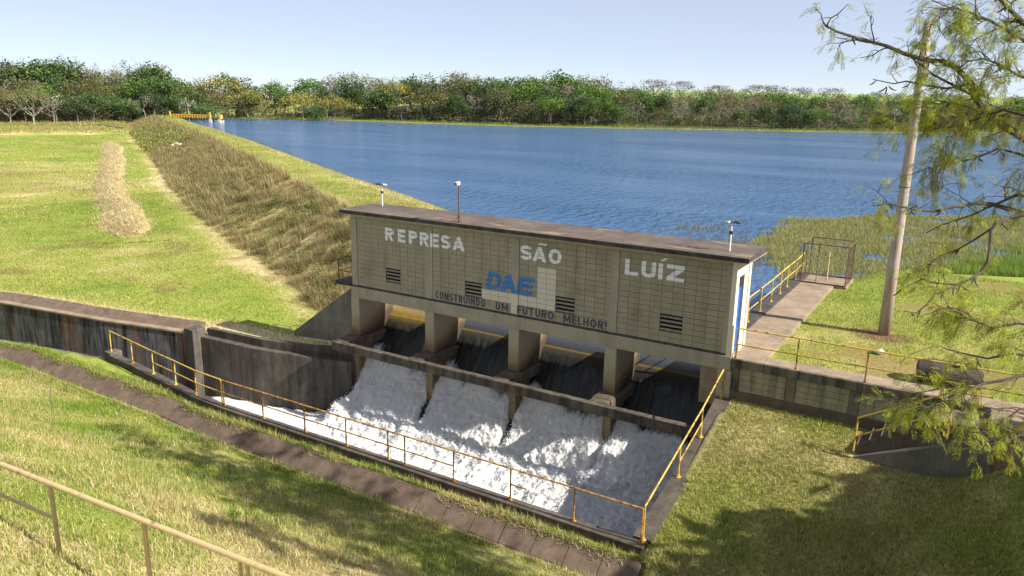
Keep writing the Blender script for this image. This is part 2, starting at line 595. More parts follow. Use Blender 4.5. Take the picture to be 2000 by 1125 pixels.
GREEN = np.array([.15, .24, .028]); LIME = np.array([.235, .325, .036]); OLIVE = np.array([.30, .31, .062])
STRAW = np.array([.58, .475, .26]); EARTH = np.array([.17, .085, .048]); MUD = np.array([.06, .05, .03])


def dryness(x, y):
    s = x * SD[0] + y * SD[1]; t = x * ND[0] + y * ND[1]
    r = np.hypot(x - CAM[0], y - CAM[1])
    n = fbm(x * .10, y * .10, 21); n2 = fbm(x * .5, y * .5, 33)
    n3 = fbm(x * .03, y * .03, 151, 3)
    d = .37 + .8 * (n - .5) + .6 * (n2 - .5) + .5 * (n3 - .5)
    tL, tT = dam_t(s)
    onD = (s > -6) & (s < 290) & (x < 0) & (y > .3)
    foot = onD & (t > tT - 3.0) & (t < tT + .8)
    d = np.where(foot, d + .5 * sstep(t, tT - 3.0, tT - .5), d)
    d = np.where(onD & (t >= tT + .4) & (t < tL), .86 + .8 * (n2 - .5) + .7 * (n - .5), d)
    d = np.where(onD & (t >= tL) & (t < 16), .55 + .8 * (n2 - .5) + .35 * (np.abs(t - (tL + dam_w(s) - 2.6) / 2) > 2.3), d)
    mt = mound_c(s)
    d = np.where((s > 36.5) & (s < 166) & (np.abs(t - mt) < mound_w(s) + .9 * (n2 - .5)) & (x < 0), 1.0 + .3 * (n2 - .5), d)
    d = np.where((r > 238) & (r < 300) & (t < 14), .72 + 1.0 * (n2 - .5) + .8 * (n - .5) - .5 * np.exp(-((r - 272 - .06 * (x + 200)) / 3.5) ** 2), d)
    fw = far_wall_y(x)
    d = np.where((x < 0) & (y > fw) & (y < fw + 3.2), np.maximum(d, 1.0 - sstep(y - fw, 1.5, 3.2) * .5), d)
    d = np.where((y < -7) & (x < 17), .50 + 1.5 * (n - .5) + 1.2 * (n2 - .5) - .15 * sstep(-x, -4, 8) + .38 * sstep(-y, 12.0, 15.5), d)
    d = np.where((x > 16.6) & (y < 0), .52 + .7 * (n - .5) + .8 * (n2 - .5), d)
    d = np.where((x > 15.7) & (y > 0) & (y < 40), .38 + .8 * (n - .5) + .6 * (n2 - .5) - .2 * sstep(y, 12, 17), d)
    return np.clip(d, 0, 1)


def gcol(x, y):
    d = dryness(x, y)[:, None]
    n = fbm(x * .22, y * .22, 51)[:, None]
    g = lerp(GREEN, LIME, np.clip((n - .3) * 2.2, 0, 1))
    c = lerp(g, OLIVE, np.clip(d * 2, 0, 1)); c = lerp(c, STRAW, np.clip(d * 2 - 1, 0, 1))
    e = sstep(fbm(x * .33, y * .33, 71), .62, .70)[:, None]
    c = lerp(c, EARTH, e * .55)
    pb = np.exp(-((x + 88) / 26) ** 2 - ((y - 27) / 11) ** 2)[:, None] * np.clip(2.2 * n - .4, 0, 1)
    c = lerp(c, np.array([.24, .17, .065]), np.clip(pb, 0, 1) * .75)
    far = beyond_far(x, y)
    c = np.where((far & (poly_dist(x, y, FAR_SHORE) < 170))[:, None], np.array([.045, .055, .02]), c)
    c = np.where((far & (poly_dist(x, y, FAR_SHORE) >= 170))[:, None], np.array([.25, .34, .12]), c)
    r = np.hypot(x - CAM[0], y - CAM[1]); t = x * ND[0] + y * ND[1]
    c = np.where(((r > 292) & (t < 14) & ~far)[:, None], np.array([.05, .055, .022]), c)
    ysh = np.interp(x, [15.7, 17, 18.5, 20, 26, 40, 80, 300], [15.6, 17.5, 20.5, 24.0, 26.5, 28.5, 30.5, 40])
    c = np.where(((x > 15.7) & (y > ysh) & (y < ysh + 32))[:, None], MUD, c)
    # red earth thrown up round the foot of the pole
    pe = np.clip(1.25 - np.hypot((x - 20.7) / 1.1, (y - 6.3) / .9), 0, 1)[:, None]
    return lerp(c, EARTH, np.clip(pe * 2.0, 0, 1) * (n > .38))


def axis(lo, hi, fine_lo, fine_hi, st, grow, far):
    a = list(np.arange(fine_lo, fine_hi + st / 2, st))
    d = st
    while a[-1] < hi: d = min(d * grow, far); a.append(a[-1] + d)
    d = st
    while a[0] > lo: d = min(d * grow, far); a.insert(0, a[0] - d)
    return np.array(a)


xs = axis(-3200, 3200, -14, 27, .25, 1.026, 150)
ys = axis(-600, 4000, -21, 5, .25, 1.026, 150)
GX, GY = np.meshgrid(xs, ys)
gx, gy = GX.ravel(), GY.ravel()
gz = H(gx, gy)
under = (gx * SD[0] + gy * SD[1] > 3) & (gx * SD[0] + gy * SD[1] < 286) & (gx < -4)
tt = gx * ND[0] + gy * ND[1]
gtT = dam_t(gx * SD[0] + gy * SD[1])[1]
gz = np.where(under & (tt > gtT - 1.4) & (tt < 16), gz - np.where(tt > gtT + 1, .5, .12), gz)
gmt = mound_c(gx * SD[0] + gy * SD[1])
gz = np.where(under & (np.abs(tt - gmt) < 2.6) & (gx * SD[0] + gy * SD[1] > 34) & (gx * SD[0] + gy * SD[1] < 172), FIELD - .08, gz)
nx, ny = len(xs), len(ys)
idx = np.arange(nx * ny).reshape(ny, nx)
F = np.stack([idx[:-1, :-1].ravel(), idx[:-1, 1:].ravel(), idx[1:, 1:].ravel(), idx[1:, :-1].ravel()], 1)
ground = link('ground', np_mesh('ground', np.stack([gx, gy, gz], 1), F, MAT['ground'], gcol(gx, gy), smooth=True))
tag(ground, 'mown grass field, banks and hills around the dam', None, None, 'structure')

# the earth dam as its own sheet, gridded along and across
ss = np.concatenate([np.arange(-4, 60, .25), np.arange(60, 292, 1.5)]); tts = np.arange(-14.4, 18.01, .3)
SS, TT = np.meshgrid(ss, tts)
tL, tT = dam_t(SS)
z = dam_z(SS, TT)
z = z + (fbm(SS * 1.5, TT * 1.5, 5, 3) - .5) * .30 * ((TT > tT + .3) & (TT < tL))
z = z + (fbm(SS * 3, TT * 3, 6) - .5) * .12
DX = SS * SD[0] + TT * ND[0]; DY = SS * SD[1] + TT * ND[1]
keep = ((TT > tT - 3.0) & (DX < -.35) & ((DX < -7) | (DY > .4)))
z = np.where((DX > -9) & (DY < 14), np.maximum(z, -.32 - .70 * np.clip(-DX - .1, 0, 9) - .25 * np.clip(DY - 9, 0, 9)), z)
z = np.where(TT < tT, np.maximum(z, H(DX, DY) + .03 * sstep(TT, tT - 3.0, tT - 2.6) - .02), z)
n1, n2 = SS.shape
idx = np.arange(n1 * n2).reshape(n1, n2)
F = np.stack([idx[:-1, :-1].ravel(), idx[:-1, 1:].ravel(), idx[1:, 1:].ravel(), idx[1:, :-1].ravel()], 1)
F = F[keep.ravel()[F].all(1)][:, ::-1]
dam = link('earth_dam', np_mesh('earth_dam', np.stack([DX.ravel(), DY.ravel(), z.ravel()], 1), F, MAT['ground'], gcol(DX.ravel(), DY.ravel()), smooth=True))
tag(dam, 'long grassy earth dam running back from the gatehouse', None, None, 'structure')

# the low straw covered mound in the field
SS, TT = np.meshgrid(np.arange(34, 172, .8), np.arange(-2.8, 2.81, .2))
TM = mound_c(SS) + TT
DX = SS * SD[0] + TM * ND[0]; DY = SS * SD[1] + TM * ND[1]
n1, n2 = SS.shape
idx = np.arange(n1 * n2).reshape(n1, n2)
F = np.stack([idx[:-1, :-1].ravel(), idx[:-1, 1:].ravel(), idx[1:, 1:].ravel(), idx[1:, :-1].ravel()], 1)[:, ::-1]
z = H(DX, DY) + .12 * (fbm(SS * 2, TT * 2, 8) - .5) * (np.abs(TT) < 1.8)
tag(link('mound', np_mesh('mound', np.stack([DX.ravel(), DY.ravel(), z.ravel()], 1), F, MAT['ground'], gcol(DX.ravel(), DY.ravel()), smooth=True)),
    'long low mound of dry straw in the left field', None, None, 'structure')

# lake
LK = [(-.3, 2.9), (15.78, 2.9), (15.78, 15.6), (16.6, 17), (18.5, 20.2), (20, 23.5), (26, 26), (40, 28), (80, 30), (300, 40), (900, 300), (900, 760)] + \
     [tuple(p) for p in FAR_SHORE[::-1]] + [tuple(float(v) for v in s_ * SD + (dam_w(s_) - .5) * ND) for s_ in (262, 252, 221, 193, 175, 149, 121, 80, 54, 39, 30, 12)] + [(-.3, 18.4)]
me = bpy.data.meshes.new('lake')
me.from_pydata([(x, y, LAKE_Z) for x, y in LK], [], [tuple(range(len(LK)))])
me.materials.append(MAT['lake'])
tag(link('lake_water', me), 'wide blue rippled reservoir behind the dam', None, None, 'structure')

# ------------------------------------------------------------------ rushing water
BAYW = 4.11
PROF = np.array([(3.2, -1.50), (2.7, -1.51), (2.35, -1.56), (2.1, -1.66), (1.9, -1.84), (1.7, -2.12), (1.4, -2.58), (1.0, -3.15), (.5, -3.82), (0, -4.48), (-.5, -5.1), (-.95, -5.68), (-1.35, -6.0), (-1.9, -6.15), (-2.8, -6.15), (-4.5, -6.15), (-7.0, -6.2)])
seg = np.r_[0, np.cumsum(np.hypot(*np.diff(PROF, axis=0).T))]
aa = np.arange(0, seg[-1], .045)
py = np.interp(aa, seg, PROF[:, 0]); pz = np.interp(aa, seg, PROF[:, 1])
ker = np.ones(9) / 9
pys = np.convolve(np.pad(py, 4, 'edge'), ker, 'valid'); pzs = np.convolve(np.pad(pz, 4, 'edge'), ker, 'valid')
ty, tz = np.gradient(pys), np.gradient(pzs); L = np.hypot(ty, tz); nyv, nzv = tz / L, -ty / L
nyv, nzv = np.where(nzv < 0, -nyv, nyv), np.abs(nzv)
wx = np.arange(-.02, 16.47, .05)
AX, AA = np.meshgrid(wx, aa)
bay = np.clip(np.floor((AX - .16) / BAYW), 0, 3); bx = (AX - .16) / BAYW - bay
edge = np.minimum(bx, 1 - bx) * BAYW
start = np.array([2.95, 3.0, 3.1, 3.3])[bay.astype(int)] + .55 * (fbm(AX * .9, AA * 0 + bay * 9, 81, 4) - .5)
start = start - .55 * sstep(bx, .30, .10) - .15 * sstep(bx, .80, .97)
foam = sstep(AA, start - .2, start + 1.3)
foam = foam ** .8 * (.50 + 1.0 * fbm(AX * 1.7, AA * .9, 83, 5)) * (1 - .75 * sstep(edge, .17, .06) * (AA < 5.7))
foam = np.clip(foam + .30 * sstep(AA, 5.6, 6.8), 0, 1)
amp = .02 + .27 * sstep(AA, start - .1, start + 2.0) * (1 + .5 * sstep(AA, 5.5, 7))
tur = (fbm(AX * 1.9, AA * 1.2, 87, 6, .68) - .5) * 2
rid = 1 - 2 * np.abs(fbm(AX * 3.6, AA * 2.4, 91, 5, .66) - .5)
disp = amp * (tur * .9 + (rid - .75) * .9) + .26 * sstep(AA, start, start + .9) - .24 * sstep(edge, .20, .07) * (AA > 3.0) * sstep(AA, 6.0, 5.2) + .16 * sstep(edge, .5, .1) * sstep(AA, 5.3, 6.2) * (1 - sstep(AA, 7.5, 8.5))
disp = disp + foam * .07 * (fbm(AX * 7, AA * 6, 161, 3) - .5)
disp = disp + .35 * np.exp(-((AA - 6.6) / 1.0) ** 2) * (.4 + fbm(AX * .7, AA * .7, 95, 3))
disp = disp + .75 * np.exp(-((AX - 13.6) / 1.5) ** 2 - ((AA - 5.2) / .9) ** 2)
foam = np.clip(foam + .6 * np.exp(-((AX - 13.6) / 1.6) ** 2 - ((AA - 5.1) / 1.0) ** 2), 0, 1)
stre = (fbm(AX * 4.5, AA * .35, 99, 4) - .5) * .05 * sstep(AA, 1.0, 2.0)
disp = disp + stre * (1 - foam)
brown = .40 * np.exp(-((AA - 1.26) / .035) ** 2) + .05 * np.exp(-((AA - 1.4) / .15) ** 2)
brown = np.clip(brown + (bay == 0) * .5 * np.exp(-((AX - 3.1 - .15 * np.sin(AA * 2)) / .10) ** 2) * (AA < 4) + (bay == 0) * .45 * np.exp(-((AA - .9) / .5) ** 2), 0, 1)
VX = AX + .0; VY = pys[:, None] + nyv[:, None] * disp; VZ = pzs[:, None] + nzv[:, None] * disp
VX = VX + .25 * amp * (fbm(AX * 2, AA * 2, 101, 3) - .5)
n1, n2 = AX.shape
idx = np.arange(n1 * n2).reshape(n1, n2)
F = np.stack([idx[:-1, :-1].ravel(), idx[1:, :-1].ravel(), idx[1:, 1:].ravel(), idx[:-1, 1:].ravel()], 1)
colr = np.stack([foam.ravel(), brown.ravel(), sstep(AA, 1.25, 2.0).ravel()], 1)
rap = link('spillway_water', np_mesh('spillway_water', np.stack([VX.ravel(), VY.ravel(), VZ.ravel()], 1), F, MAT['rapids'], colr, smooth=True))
tag(rap, 'dark sheet of water breaking into white foam below the gatehouse', None, None, 'structure')
# outflow along the channel to the left
cx = np.arange(-13, .05, .06); cu = np.linspace(0, 1, 70)
CX, CU = np.meshgrid(cx, cu)
y0 = near_wall_y(CX) - .1; y1 = far_wall_y(CX) + .1
CY = y0 + (y1 - y0) * CU
wav = (fbm(CX * .7, CY * 2.2, 111, 5, .6) - .5)
CZ = -6.15 + .035 * (CX + 1) + wav * .5 * sstep(CX, -13, -2) + .18 * np.exp(-((CX + .2) / 1.2) ** 2)
fo = np.clip(.15 + sstep(CX, -9.5, -4.5) * 1.0 + 1.2 * wav, 0, 1)
n1, n2 = CX.shape
idx = np.arange(n1 * n2).reshape(n1, n2)
F = np.stack([idx[:-1, :-1].ravel(), idx[:-1, 1:].ravel(), idx[1:, 1:].ravel(), idx[1:, :-1].ravel()], 1)
tag(link('channel_water', np_mesh('channel_water', np.stack([CX.ravel(), CY.ravel(), CZ.ravel()], 1), F, MAT['rapids'], np.stack([fo.ravel(), .1 + 0 * fo.ravel(), 1 + 0 * fo.ravel()], 1), smooth=True)),
    'white water running away down the side channel', None, None, 'structure')
# thrown drops and clots of foam above the rapids
N = 70000
di = rng.integers(0, AX.size, N * 5)
ok = (foam.ravel()[di] > .45) & (AA.ravel()[di] > 3.3)
di = di[ok][:N]
base = np.stack([VX.ravel()[di], VY.ravel()[di], VZ.ravel()[di]], 1)
base += np.stack([rng.normal(0, .04, len(di)), -np.abs(rng.normal(0, .05, len(di))), np.abs(rng.normal(0, .06, len(di)))], 1)
sz = rng.uniform(.005, .019, len(di)) * np.where(rng.random(len(di)) < .1, 1.7, 1)
tet = np.array([(1, 1, 1), (-1, -1, 1), (-1, 1, -1), (1, -1, -1)], float) * .7
V = (base[:, None, :] + tet[None] * sz[:, None, None]).reshape(-1, 3)
F = (np.array([(0, 1, 2), (0, 3, 1), (0, 2, 3), (1, 3, 2)])[None] + 4 * np.arange(len(di))[:, None, None]).reshape(-1, 3)
tag(link('water_spray', np_mesh('water_spray', V, F, MAT['spray'])), 'white drops thrown up by the falling water', None, None, 'stuff')
# concrete body of the weir under the water
mb = MB()
mb.hexa([(-.05, -7, -7.6), (16.5, -7, -7.6), (16.5, 3.1, -7.6), (-.05, 3.1, -7.6), (-.05, -1.3, -6.75), (16.5, -1.3, -6.75), (16.5, 2.3, -1.95), (-.05, 2.3, -1.95)])
tag(mb.build('weir', MAT['footing']), 'concrete weir under the falling water', None, None, 'structure')

# ------------------------------------------------------------------ gatehouse
PW = .32; BW = 3.79
PX = [k * (BW + PW) for k in range(5)]
LEN = PX[4] + PW
gh = thing('gatehouse', 'long olive block gatehouse with flat roof above the spillway', 'gatehouse', (0, 0, 0))
# frame: bottom beam, top beam, pilasters
mb = MB(); mb.box(-.06, LEN + .06, -.07, .30, -.56, -.07)
mb.build('beam', MAT['frame'], gh, .012)
mb = MB(); mb.hexa([(-.03, -.05, -.07), (LEN + .03, -.05, -.07), (LEN + .03, .2, -.07), (-.03, .2, -.07), (-.03, -.012, -.002), (LEN + .03, -.012, -.002), (LEN + .03, .2, -.002), (-.03, .2, -.002)])
mb.build('ledge', MAT['roof_edge'], gh)
mb = MB(); mb.box(.0, LEN, -.022, .24, 3.003, 3.165)
mb.build('top_beam', MAT['frame'], gh, .01)
for k in range(5):
    MB().box(PX[k], PX[k] + PW, -.03, .26, 0, 3.0).build('pilaster', MAT['frame'], gh, .01)
# piers, footings
for k in range(5):
    c = PX[k] + PW / 2 + (.03 if k == 4 else (-.02 if k == 0 else 0))
    MB().box(c - .235, c + .235, -.06, 2.25, -2.36, -.562).build('pier', MAT['pier'], gh, .02)
    mb = MB()
    mb.box(c - .40, c + .40, -.62, 1.9, -2.78, -2.36)
    mb.hexa([(c - .40, -.62, -2.36), (c + .40, -.62, -2.36), (c + .40, -.06, -2.36), (c - .40, -.06, -2.36), (c - .30, -.45, -2.29), (c + .30, -.45, -2.29), (c + .30, -.063, -2.29), (c - .30, -.063, -2.29)])
    ft = mb.build('footing', MAT['footing'], gh, .03)
    MB().box(c - .17, c + .17, -.10, 1.9, -6.9, -2.78).build('divider_wall', MAT['brown_wall'], ft, .02)
# block panels: mortar sheet, blocks standing 12 mm proud, louvre vent
VENT = (4, 6, 2, 5)     # columns 4-5, rows 2-4
ROWS, BH, BL = 15, .2, .4
CREAM = {(1, c, r) for c in range(6, 10) for r in (2, 3)} | {(2, c, r) for c in range(0, 4) for r in (2, 3)} | {(2, c, r) for c in (2, 3) for r in range(4, 10)}
full = MB().box(.006, .394, 0, .03, .006, .194).mesh('block', MAT['block'])
wlast = BW - 9 * BL
half = MB().box(.006, wlast - .006, 0, .03, .006, .194).mesh('block_cut', MAT['block'])
fullc = MB().box(.006, .394, 0, .03, .006, .194).mesh('block_cream', MAT['cream'])
halfc = MB().box(.006, wlast - .006, 0, .03, .006, .194).mesh('block_cream_cut', MAT['cream'])
RECTS = []
for p in range(4):
    x0 = PX[p] + PW
    vx0, vx1, vz0, vz1 = x0 + VENT[0] * BL, x0 + VENT[1] * BL, VENT[2] * BH, VENT[3] * BH
    mb = MB()
    mb.box(x0, vx0, .018, .2, 0, 3.0); mb.box(vx1, x0 + BW, .018, .2, 0, 3.0)
    mb.box(vx0, vx1, .018, .2, 0, vz0); mb.box(vx0, vx1, .018, .2, vz1, 3.0)
    panel = mb.build('wall_panel', MAT['mortar'], gh)
    stuff = MB()
    for r in range(ROWS):
        for c in range(10):
            if VENT[0] <= c < VENT[1] and VENT[2] <= r < VENT[3]: continue
            w = BL if c < 9 else wlast
            RECTS.append((x0 + c * BL + .007, x0 + c * BL + w - .007, r * BH + .007, r * BH + BH - .007, 0.0))
            cr = (p, c, r) in CREAM
            if p >= 2 or cr:
                me = (fullc if c < 9 else halfc) if cr else (full if c < 9 else half)
                o = link('block', me, panel, (x0 + c * BL, rng.uniform(-.0012, .0012), r * BH))
            else:
                stuff.box(x0 + c * BL + .006, x0 + c * BL + w - .006, rng.uniform(-.0012, .0012), .03, r * BH + .006, r * BH + BH - .006)
    if stuff.v:
        tag(stuff.build('blockwork', MAT['block'], panel), None, None, None, 'stuff')
    vent = MB().box(vx0, vx1, .15, .2, vz0, vz1).build('louvre_vent', MAT['void'], gh)
    for k in range(4):
        zc = vz0 + .075 + k * .15
        MB().hexa([(vx0 + .01, .0, zc - .045), (vx1 - .01, .0, zc - .045), (vx1 - .01, .015, zc - .05), (vx0 + .01, .015, zc - .05),
                   (vx0 + .01, .055, zc + .012), (vx1 - .01, .055, zc + .012), (vx1 - .01, .07, zc + .007), (vx0 + .01, .07, zc + .007)]).build('slat', MAT['slat'], vent)
    MB().box(vx0 - .02, vx1 + .02, -.012, .10, vz0 - .025, vz0 + .004).build('sill', MAT['mortar'], vent)
for k in range(5): RECTS.append((PX[k], PX[k] + PW, 0, 3.0, -.030))
# back wall, end walls, floor
MB().box(.0, LEN, 1.60, 1.75, -.3, 3.15).build('back_wall', MAT['sunlit_paint'], gh)
MB().box(-.02, .13, .27, 1.59, -.56, 3.15).build('end_wall', MAT['frame'], gh)
MB().box(.14, LEN - .14, .31, 1.59, -.30, -.10).build('floor_slab', MAT['plinth'], gh)
mb = MB()
X1 = LEN
mb.box(X1 - .14, X1 + .012, -.045, .30, -.56, 3.15)
mb.box(X1 - .14, X1, .30, .95, 2.56, 3.15)
mb.box(X1 - .14, X1, .95, 1.42, -.2, 3.15)
mb.box(X1 - .14, X1 - .06, 1.42, 1.50, -.2, 3.15)
mb.box(X1 - .14, X1 + .012, 1.50, 1.76, -.56, 3.15)
mb.build('end_wall', MAT['sunlit_paint'], gh)['label'] = 'sunlit cream end wall with the door'
door = MB().box(X1 - .11, X1 - .07, .33, .93, -.08, 2.12).build('door', MAT['door'], gh)
mb = MB()
for z0 in (-.06, .66, 1.38, 2.08): mb.box(X1 - .07, X1 - .055, .34, .92, z0, z0 + .05)
mb.box(X1 - .07, X1 - .055, .34, .39, -.06, 2.12); mb.box(X1 - .07, X1 - .055, .87, .92, -.06, 2.12)
mb.build('door_frame', MAT['door'], door)
mb = MB(); mb.tube([(X1 - .07, .85, 1.0), (X1 - .03, .85, 1.0), (X1 - .03, .78, 1.0)], .012, 6)
mb.build('handle', MAT['dark_metal'], door)
MB().box(X1 - .115, X1 - .10, .31, .95, 2.12, 2.56).build('transom', MAT['void'], gh)
mb = MB(); mb.tube([(X1 + .04, -.02, 1.0), (X1 + .04, -.02, -.5), (X1 + .05, -.03, -1.5)], .022, 6)
mb.build('conduit', MAT['cream_rail'], gh)
# roof slab
mb = MB(); mb.box(-.24, LEN + .43, -.42, 2.02, 3.17, 3.20)
mb.build('roof_soffit', MAT['frame'], gh)
mb = MB(); mb.box(-.26, LEN + .45, -.44, 2.04, 3.203, 3.352)
mb.build('roof_edge', MAT['roof_edge'], gh, .015)
# gently uneven roof top
rx = np.linspace(-.25, LEN + .44, 90); ry = np.linspace(-.43, 2.03, 16)
RX, RY = np.meshgrid(rx, ry)
RZ = 3.358 + .015 * (fbm(RX * .8, RY * .8, 41) - .5) + .03 * np.sin((RY + .43) / 2.46 * np.pi)
idx = np.arange(RX.size).reshape(RX.shape)
F = np.stack([idx[:-1, :-1].ravel(), idx[:-1, 1:].ravel(), idx[1:, 1:].ravel(), idx[1:, :-1].ravel()], 1)
link('roof', np_mesh('roof', np.stack([RX.ravel(), RY.ravel(), RZ.ravel()], 1), F, MAT['roof'], smooth=True), gh)
# left landing slab
MB().box(-1.35, -.025, .30, 1.5, -.22, -.05).build('landing', MAT['roof_edge'], gh, .01)

# ------------------------------------------------------------------ painted lettering (flat paint on the blocks)
def arc(cx, cy, rx, ry, tv, th, a0, a1, n=10):
    out = []
    for k in range(n):
        q = []
        for a, inn in ((a0 + (a1 - a0) * k / n, 0), (a0 + (a1 - a0) * (k + 1) / n, 0), (a0 + (a1 - a0) * (k + 1) / n, 1), (a0 + (a1 - a0) * k / n, 1)):
            a = math.radians(a)
            q.append((cx + (rx - tv * inn) * math.cos(a), cy + (ry - th * inn) * math.sin(a)))
        out.append(q)
    return out


def rc(x0, y0, x1, y1): return [(x0, y0), (x1, y0), (x1, y1), (x0, y1)]


def glyph(ch, w, tv, th):
    h = 1.0
    if ch == 'E': return [rc(0, 0, tv, 1), rc(tv, 0, w, th), rc(tv, .5 - th / 2, w * .92, .5 + th / 2), rc(tv, 1 - th, w, 1)]
    if ch == 'F': return [rc(0, 0, tv, 1), rc(tv, .48 - th / 2, w * .9, .48 + th / 2), rc(tv, 1 - th, w, 1)]
    if ch == 'L': return [rc(0, 0, tv, 1), rc(tv, 0, w, th)]
    if ch == 'I': return [rc(0, 0, w, 1)]
    if ch == 'T': return [rc(w / 2 - tv / 2, 0, w / 2 + tv / 2, 1 - th), rc(0, 1 - th, w, 1)]
    if ch == 'H': return [rc(0, 0, tv, 1), rc(w - tv, 0, w, 1), rc(tv, .5 - th / 2, w - tv, .5 + th / 2)]
    if ch in 'PR':
        cx = w * .5; ry = .29
        g = [rc(0, 0, tv, 1), rc(tv, 1 - th, cx, 1), rc(tv, 1 - 2 * ry, cx, 1 - 2 * ry + th)] + arc(cx, 1 - ry, w - cx, ry, tv, th, -90, 90)
        if ch == 'R': g.append([(w * .36, 1 - 2 * ry), (w * .36 + tv * 1.1, 1 - 2 * ry), (w, 0), (w - tv * 1.15, 0)])
        return g
    if ch == 'S':
        return arc(w / 2, .725, w / 2, .275, tv, th, 25, 270, 14) + arc(w / 2, .275 + th * .5 - th * .5, w / 2, .275 + th * .0 + .0, tv, th, 90, -155, 14) if False else \
            arc(w / 2, 1 - (.5 + th / 2) / 2, w / 2, (.5 + th / 2) / 2, tv, th, 20, 270, 14) + arc(w / 2, (.5 + th / 2) / 2, w / 2, (.5 + th / 2) / 2, tv, th, 90, -160, 14)
    if ch == 'A': return [[(0, 0), (tv * 1.05, 0), (w / 2 + tv * .5, 1), (w / 2 - tv * .5, 1)], [(w - tv * 1.05, 0), (w, 0), (w / 2 + tv * .5, 1), (w / 2 - tv * .5, 1)], rc(w * .24, .2, w * .76, .2 + th)]
    if ch == 'O': return arc(w / 2, .5, w / 2, .5, tv, th, 0, 360, 24)
    if ch == 'C': return arc(w / 2, .5, w / 2, .5, tv * .85, th, 28, 332, 20)
    if ch == 'U': return [rc(0, .36, tv, 1), rc(w - tv, .36, w, 1)] + arc(w / 2, .36, w / 2, .36, tv, th, 180, 360, 12)
    if ch == 'D': return [rc(0, 0, tv, 1), rc(tv, 0, w * .45, th), rc(tv, 1 - th, w * .45, 1)] + arc(w * .45, .5, w * .55, .5, tv, th, -90, 90, 14)
    if ch == 'N': return [rc(0, 0, tv, 1), rc(w - tv, 0, w, 1), [(tv * .1, 1), (tv * 1.05, 1), (w - tv * .1, 0), (w - tv * 1.05, 0)]]
    if ch == 'M': return [rc(0, 0, tv, 1), rc(w - tv, 0, w, 1), [(0, 1), (tv, 1), (w / 2 + tv * .45, .2), (w / 2 - tv * .45, .2)], [(w - tv, 1), (w, 1), (w / 2 + tv * .45, .2), (w / 2 - tv * .45, .2)]]
    if ch == 'Z': return [rc(0, 0, w, th), rc(0, 1 - th, w, 1), [(0, th), (w * .42, th), (w, 1 - th), (w * .58, 1 - th)]]
    if ch == '!': return [[(w * .2, .3), (w * .8, .3), (w, 1), (0, 1)], rc(w * .1, 0, w * .9, .17)]
    if ch == '~': return arc(w * .28, .2, w * .28, .62, w * .2, .45, 180, 10, 8) + arc(w * .72, .8, w * .28, .62, w * .2, .45, 190, 360, 8)
    if ch == "'": return [[(0, 0), (w * .45, 0), (w, 1), (w * .5, 1)]]


def clip_rect(poly, x0, x1, z0, z1):
    for ax, lim, sg in ((0, x0, 1), (0, x1, -1), (1, z0, 1), (1, z1, -1)):
        out = []
        for i in range(len(poly)):
            a, b = poly[i], poly[(i + 1) % len(poly)]
            da, db = sg * (a[ax] - lim), sg * (b[ax] - lim)
            if da >= 0: out.append(a)
            if (da >= 0) != (db >= 0):
                t = da / (da - db); out.append((a[0] + t * (b[0] - a[0]), a[1] + t * (b[1] - a[1])))
        poly = out
        if len(poly) < 3: return []
    return poly


def letter(ch, x0, z0, w, h, tv, th, mat, parent, shear=0.0, name='letter'):
    mb = MB(); n = 0
    for g in glyph(ch, w / h, tv / h, th / h):
        q = [(x0 + px * h + shear * pz_ * h, z0 + pz_ * h) for px, pz_ in g]
        area = sum(q[i][0] * q[(i + 1) % len(q)][1] - q[(i + 1) % len(q)][0] * q[i][1] for i in range(len(q)))
        if area < 0: q = q[::-1]
        bx0, bx1 = min(p[0] for p in q), max(p[0] for p in q); bz0, bz1 = min(p[1] for p in q), max(p[1] for p in q)
        n += 1
        for (rx0, rx1, rz0, rz1, yf) in RECTS:
            if rx1 < bx0 or rx0 > bx1 or rz1 < bz0 or rz0 > bz1: continue
            pl = clip_rect(q, rx0 - .001, rx1 + .001, rz0 - .001, rz1 + .001)
            if len(pl) >= 3:
                mb.add([(p[0], yf - .003 - .00012 * n, p[1]) for p in pl], [tuple(range(len(pl)))])
    if mb.v: mb.build(name, mat, parent)


def word(label, mat, items, tv, th):
    par = None
    e = link('painted_word', None, gh); e['label'] = label
    for it in items: letter(*it[:5], tv, th, mat, e, *(it[5:]))
    return e


Zb, Hh = 2.18, .56
word('white painted word REPRESA', MAT['white_paint'], [('R', 1.91, Zb, .50, Hh), ('E', 2.62, Zb, .39, Hh), ('P', 3.20, Zb, .44, Hh), ('R', 3.77, Zb, .49, Hh), ('E', 4.33, Zb, .41, Hh), ('S', 4.85, Zb, .47, Hh), ('A', 5.42, Zb, .60, Hh)], .155, .13)
word('white painted word SÃO', MAT['white_paint'], [('S', 8.58, 2.20, .50, Hh), ('A', 9.11, 2.20, .60, Hh), ('~', 9.34, 2.81, .40, .13), ('O', 9.80, 2.20, .54, Hh)], .155, .13)
word('white painted word LUÍZ', MAT['white_paint'], [('L', 12.85, 2.18, .50, .57), ('U', 13.46, 2.18, .53, .57), ('I', 14.08, 2.18, .17, .57), ("'", 14.12, 2.82, .28, .13), ('Z', 14.38, 2.18, .62, .57)], .165, .135)
word('pale blue slanted initials DAE', MAT['blue_paint'], [('D', 7.02, .84, .68, .70, .20), ('A', 7.70, .84, .76, .70, .02), ('E', 8.42, .84, .72, .70, .20)], .23, .17)
cons = []
x = 4.56
for ch, w in zip('CONSTRUINDO', (.17, .20, .21, .18, .21, .19, .20, .07, .21, .20, .21)):
    cons.append((ch, x, .06, w, .31)); x += w + .04
word('navy painted word CONSTRUINDO', MAT['navy_paint'], cons, .07, .06)
